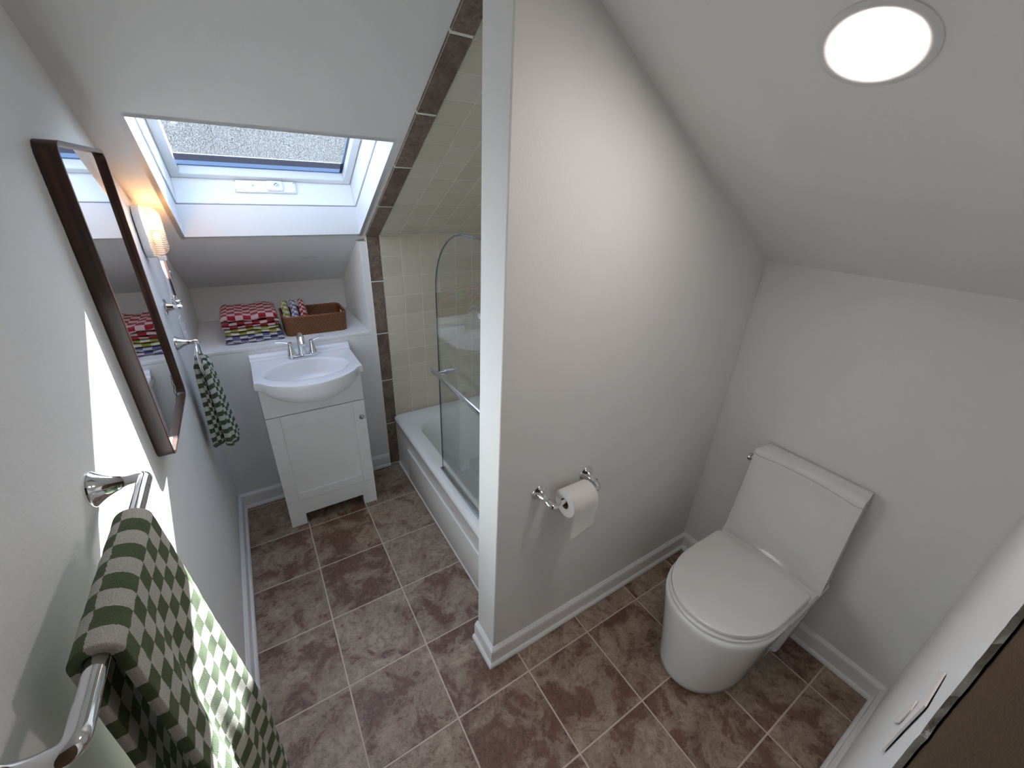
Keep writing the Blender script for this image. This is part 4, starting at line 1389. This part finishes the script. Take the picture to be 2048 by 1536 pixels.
# ------------------------------------------------------------------ towel ring with hand towel
tr_ = empty('towel_ring', (0.0, 0.004, 1.2))
tag(tr_, 'chrome towel ring on the left wall beside the niche', 'towel ring')
RGX, RGY, RGZ, RGR = 0.070, 0.004, 1.118, 0.076
bm = bmesh.new()
bm_lathe(bm, (0, RGY, 1.200), (1, 0, 0), post_profile(0.070, 0.031, 0.010), 32, True, False)
bm_tube(bm, smooth_path([(0.050, RGY, 1.200), (0.066, RGY, 1.200), (0.073, RGY, 1.198), (0.074, RGY, 1.190)], 2), 0.0105, 18)
tag(build('post', bm, CHROME, tr_, smooth=True, auto=60), 'flared chrome post')
bm = bmesh.new()
bm_tube(bm, [(RGX, RGY + RGR * math.cos(2 * math.pi * k / 64), RGZ + RGR * math.sin(2 * math.pi * k / 64)) for k in range(64)], 0.0055, 14, closed=True)
build('ring', bm, CHROME, tr_, smooth=True)

def hand_towel():
    rows, uvs = [], []
    NY = 44
    zt = RGZ - RGR + 0.012
    L = 0.345
    prof = [(-1, L * (1 - k / 26)) for k in range(26)] + [(0, math.pi * (1 - k / 10)) for k in range(11)] + [(1, L * k / 26) for k in range(1, 27)]
    for kind, d in prof:
        row, ur = [], []
        for i in range(NY + 1):
            t = i / NY
            u = 2 * t - 1
            if kind == 0:
                drop = 0; a = d; arc = L + 0.02 * (math.pi - d)
            else:
                drop = d; a = math.pi if kind < 0 else 0.0
                arc = L - d if kind < 0 else L + 0.02 * math.pi + d
            g = min(1, drop / L)
            hw = 0.050 + 0.026 * g                      # gathered at the ring, spreading below
            rr = 0.015 + 0.004 * g
            sag = 0.055 * u * u * (1 - g)                # follows the curve of the ring
            ph = 3.2 * math.pi * u + (0.5 if kind >= 0 else 1.6)
            x = RGX + rr * math.cos(a) + (0.006 + 0.012 * g) * math.sin(ph) * (1 if kind >= 0 else 0.7)
            if kind > 0: x += 0.010 * g
            if kind < 0: x -= 0.004 * g
            z = zt + sag + 0.016 * math.sin(a) - drop * (1.0 if kind >= 0 else 0.97)
            y = RGY + u * hw
            row.append(Vector((max(x, 0.012), y, z)))
            ur.append((t * 0.28, arc))
        rows.append(row); uvs.append(ur)
    return rows, uvs
ht = empty('hand_towel', (RGX, RGY, 1.06))
tag(ht, 'small green and white checked towel hanging through the towel ring', 'towel')
rows, uvs = hand_towel()
cloth_grid('cloth', rows, uvs, TOWEL_GS, ht, 0.020)
bm = bmesh.new()
bm_tube(bm, rows[0], 0.0112, 12)
build('hem', bm, HEM, ht, smooth=True)
bm = bmesh.new()
bm_tube(bm, rows[-1], 0.0112, 12)
build('hem', bm, HEM, ht, smooth=True)

# ------------------------------------------------------------------ folded towels
def folded(name, x0, x1, y0, y1, z0, layers, mat, label, seed, cat='towel', rot=0.0, vert=False, group=None, shear=None):
    """stack of soft rounded layers (one folded towel); layers = list of (thickness, front inset, right inset)"""
    rnd = random.Random(seed)
    bm = bmesh.new()
    uvl = bm.loops.layers.uv.new('UVMap')
    z = z0
    for li, (th, fi, ri) in enumerate(layers):
        NX, NP = 40, 40
        xa, xb, ya, yb = x0 + rnd.uniform(0, 0.004), x1 - ri, y0 + fi, y1 - rnd.uniform(0, 0.004)
        zc = z + th / 2
        rings, ruv = [], []
        for i in range(NX + 1):
            t = i / NX
            e = min(t, 1 - t) * (xb - xa)
            edge = th * 0.75
            q = 1.0 if e >= edge else math.sqrt(max(0.0, 1 - (1 - e / edge) ** 2))
            q = max(q, 0.06)
            x = xa + (xb - xa) * t
            ring, ru = [], []
            per = 0
            prevp = None
            for j in range(NP):
                a = 2 * math.pi * j / NP
                # rounded slab profile, starting at the back top and running over the top to the front
                c, s_ = math.cos(a), math.sin(a)
                yy = (yb + ya) / 2 + (yb - ya) / 2 * math.copysign(abs(c) ** 0.32, c) * (1 - 0.03 * (1 - q))
                zz = zc + th * 0.47 * q * math.copysign(abs(s_) ** 0.55, s_)
                wob = 0.10 * th * math.sin(x * 38 + li * 1.9 + seed) + 0.07 * th * math.sin(x * 71 + li * 3.1 + yy * 20)
                zz += wob
                yy += 0.0035 * math.sin(x * 55 + li * 2.7 + seed) if c < 0 else 0
                p = Vector((x, yy, zz))
                ring.append(p)
                if prevp is not None: per += (p - prevp).length
                prevp = p
                ru.append((x, per + li * 0.036))
            rings.append(ring); ruv.append(ru)
        V = [[bm.verts.new(p) for p in r] for r in rings]
        for i in range(NX):
            for j in range(NP):
                k = (j + 1) % NP
                f = bm.faces.new((V[i][j], V[i][k], V[i + 1][k], V[i + 1][j]))
                uu = [ruv[i][j], ruv[i][k] if k else (ruv[i][j][0], ruv[i][j][1] + 0.005), ruv[i + 1][k] if k else (ruv[i + 1][j][0], ruv[i + 1][j][1] + 0.005), ruv[i + 1][j]]
                for l, w in zip(f.loops, uu): l[uvl].uv = w
        bm.faces.new(V[0][::-1]); bm.faces.new(V[-1])
        z += th
    return bm, z

zq = ZL
bm, zq2 = folded('p', 0.142, 0.428, 0.452, 0.735, zq, [(0.021, 0.0, 0.0), (0.022, 0.006, 0.006)], TOWEL_P, '', 1)
o = build('folded_towel', bm, TOWEL_P, smooth=True, origin=(0.285, 0.6, ZL))
tag(o, 'folded purple checked towel at the bottom of the stack on the ledge', 'towel', 'folded towels stacked on the ledge')
bm, zq3 = folded('y', 0.148, 0.412, 0.462, 0.74, zq2, [(0.020, 0.0, 0.0), (0.020, 0.004, 0.002)], TOWEL_Y, '', 2)
o = build('folded_towel', bm, TOWEL_Y, smooth=True, origin=(0.285, 0.6, zq2))
tag(o, 'folded yellow checked towel in the middle of the stack on the ledge', 'towel', 'folded towels stacked on the ledge')
bm, zq4 = folded('r', 0.140, 0.420, 0.455, 0.755, zq3, [(0.017, 0.010, 0.010), (0.020, 0.004, 0.0), (0.036, 0.0, 0.004)], TOWEL_R, '', 3)
o = build('folded_towel', bm, TOWEL_R, smooth=True, origin=(0.285, 0.6, zq3))
tag(o, 'folded red checked towel on top of the stack on the ledge', 'towel', 'folded towels stacked on the ledge')

# ------------------------------------------------------------------ basket
bas = empty('wicker_basket', (0.61, 0.585, ZL))
tag(bas, 'brown woven rattan basket on the ledge right of the folded towels', 'basket')
KX0, KX1, KY0, KY1, KZ0, KZ1 = 0.440, 0.778, 0.468, 0.708, ZL + 0.001, ZL + 0.112
def kloop(z, off, flare):
    return rrect(KX0 - flare + off, KX1 + flare - off, KY0 - flare * 0.7 + off, KY1 + flare * 0.7 - off, 0.035 - off * 0.5, z, 14)
bm = bmesh.new()
uvl = bm.loops.layers.uv.new('UVMap')
def wall_shell(off, outward):
    NZ_ = 14
    loops = []
    for k in range(NZ_ + 1):
        t = k / NZ_
        loops.append(kloop(KZ0 + (KZ1 - KZ0) * t, off, 0.006 * t))
    V = [[bm.verts.new(p) for p in l] for l in loops]
    n = len(V[0])
    acc = [0.0]
    for i in range(n): acc.append(acc[-1] + (loops[0][(i + 1) % n] - loops[0][i]).length)
    for k in range(NZ_):
        for i in range(n):
            j = (i + 1) % n
            c = (V[k][i].co + V[k + 1][j].co) / 2
            if c.x > KX1 - 0.01 and abs(c.y - 0.588) < 0.030 and 8 <= k <= 10:   # hand hole in the right end
                continue
            f = bm.faces.new((V[k][i], V[k][j], V[k + 1][j], V[k + 1][i]))
            uu = [(acc[i], V[k][i].co.z), (acc[i + 1], V[k][j].co.z), (acc[i + 1], V[k + 1][j].co.z), (acc[i], V[k + 1][i].co.z)]
            for l, w in zip(f.loops, uu): l[uvl].uv = w
    return V
def resample(l, m=120):
    return l
A = wall_shell(0.0, True)
B = wall_shell(0.006, False)
build('basket_wall', bm, RATTAN, bas, smooth=True, auto=60, recalc=False)
bm = bmesh.new()
bm_loft(bm, [kloop(ZL + 0.001, 0.001, 0), kloop(ZL + 0.008, 0.001, 0)])
build('basket_bottom', bm, RATTANRIM, bas)
bm = bmesh.new()
bm_tube(bm, kloop(KZ1, 0.003, 0.006), 0.0052, 10, closed=True)
build('basket_rim', bm, RATTANRIM, bas, smooth=True)

# washcloths standing in the basket
def washcloth(xc, lean, mat, label, seed, y0, top):
    """a cloth folded over: two leaves joined by a round fold at the top, standing on edge"""
    bm = bmesh.new()
    uvl = bm.loops.layers.uv.new('UVMap')
    rows, uvs = [], []
    H = top
    hw = 0.012
    y1 = y0 + 0.165
    prof = []
    for k in range(14): prof.append((-hw, H * k / 14))
    for k in range(9):
        a = math.pi * (1 - k / 8)
        prof.append((hw * math.cos(a), H + hw * math.sin(a)))
    for k in range(1, 15): prof.append((hw + 0.004 * k / 14, H * (1 - k / 14)))
    acc = 0; prev = None
    for px, pz in prof:
        if prev: acc += math.hypot(px - prev[0], pz - prev[1])
        prev = (px, pz)
        row, ur = [], []
        for i in range(25):
            t = i / 24
            y = y0 + (y1 - y0) * t
            rise = 0.026 * t - 0.020 * (1 - t) ** 2            # top rises towards the back
            z = ZL + 0.010 + pz * (1 + 0.30 * t) + rise * (pz / H)
            x = xc + px * (1 + 0.25 * (1 - t)) + lean * (pz / H) * (1 - 0.4 * t) + 0.002 * math.sin(14 * t + seed)
            row.append(Vector((x, y, z)))
            ur.append((y, acc))
        rows.append(row); uvs.append(ur)
    o = cloth_grid('washcloth', rows, uvs, mat, None, 0.009)
    tag(o, label, 'washcloth', 'washcloths standing in the basket')
    return o
washcloth(0.474, -0.012, CLOTH_Y, 'folded yellow checked washcloth standing in the basket', 1, 0.490, 0.092)
washcloth(0.521, -0.013, CLOTH_P, 'folded purple checked washcloth standing in the basket', 2, 0.492, 0.090)
washcloth(0.574, -0.022, CLOTH_R, 'folded red checked washcloth standing in the basket', 3, 0.492, 0.088)
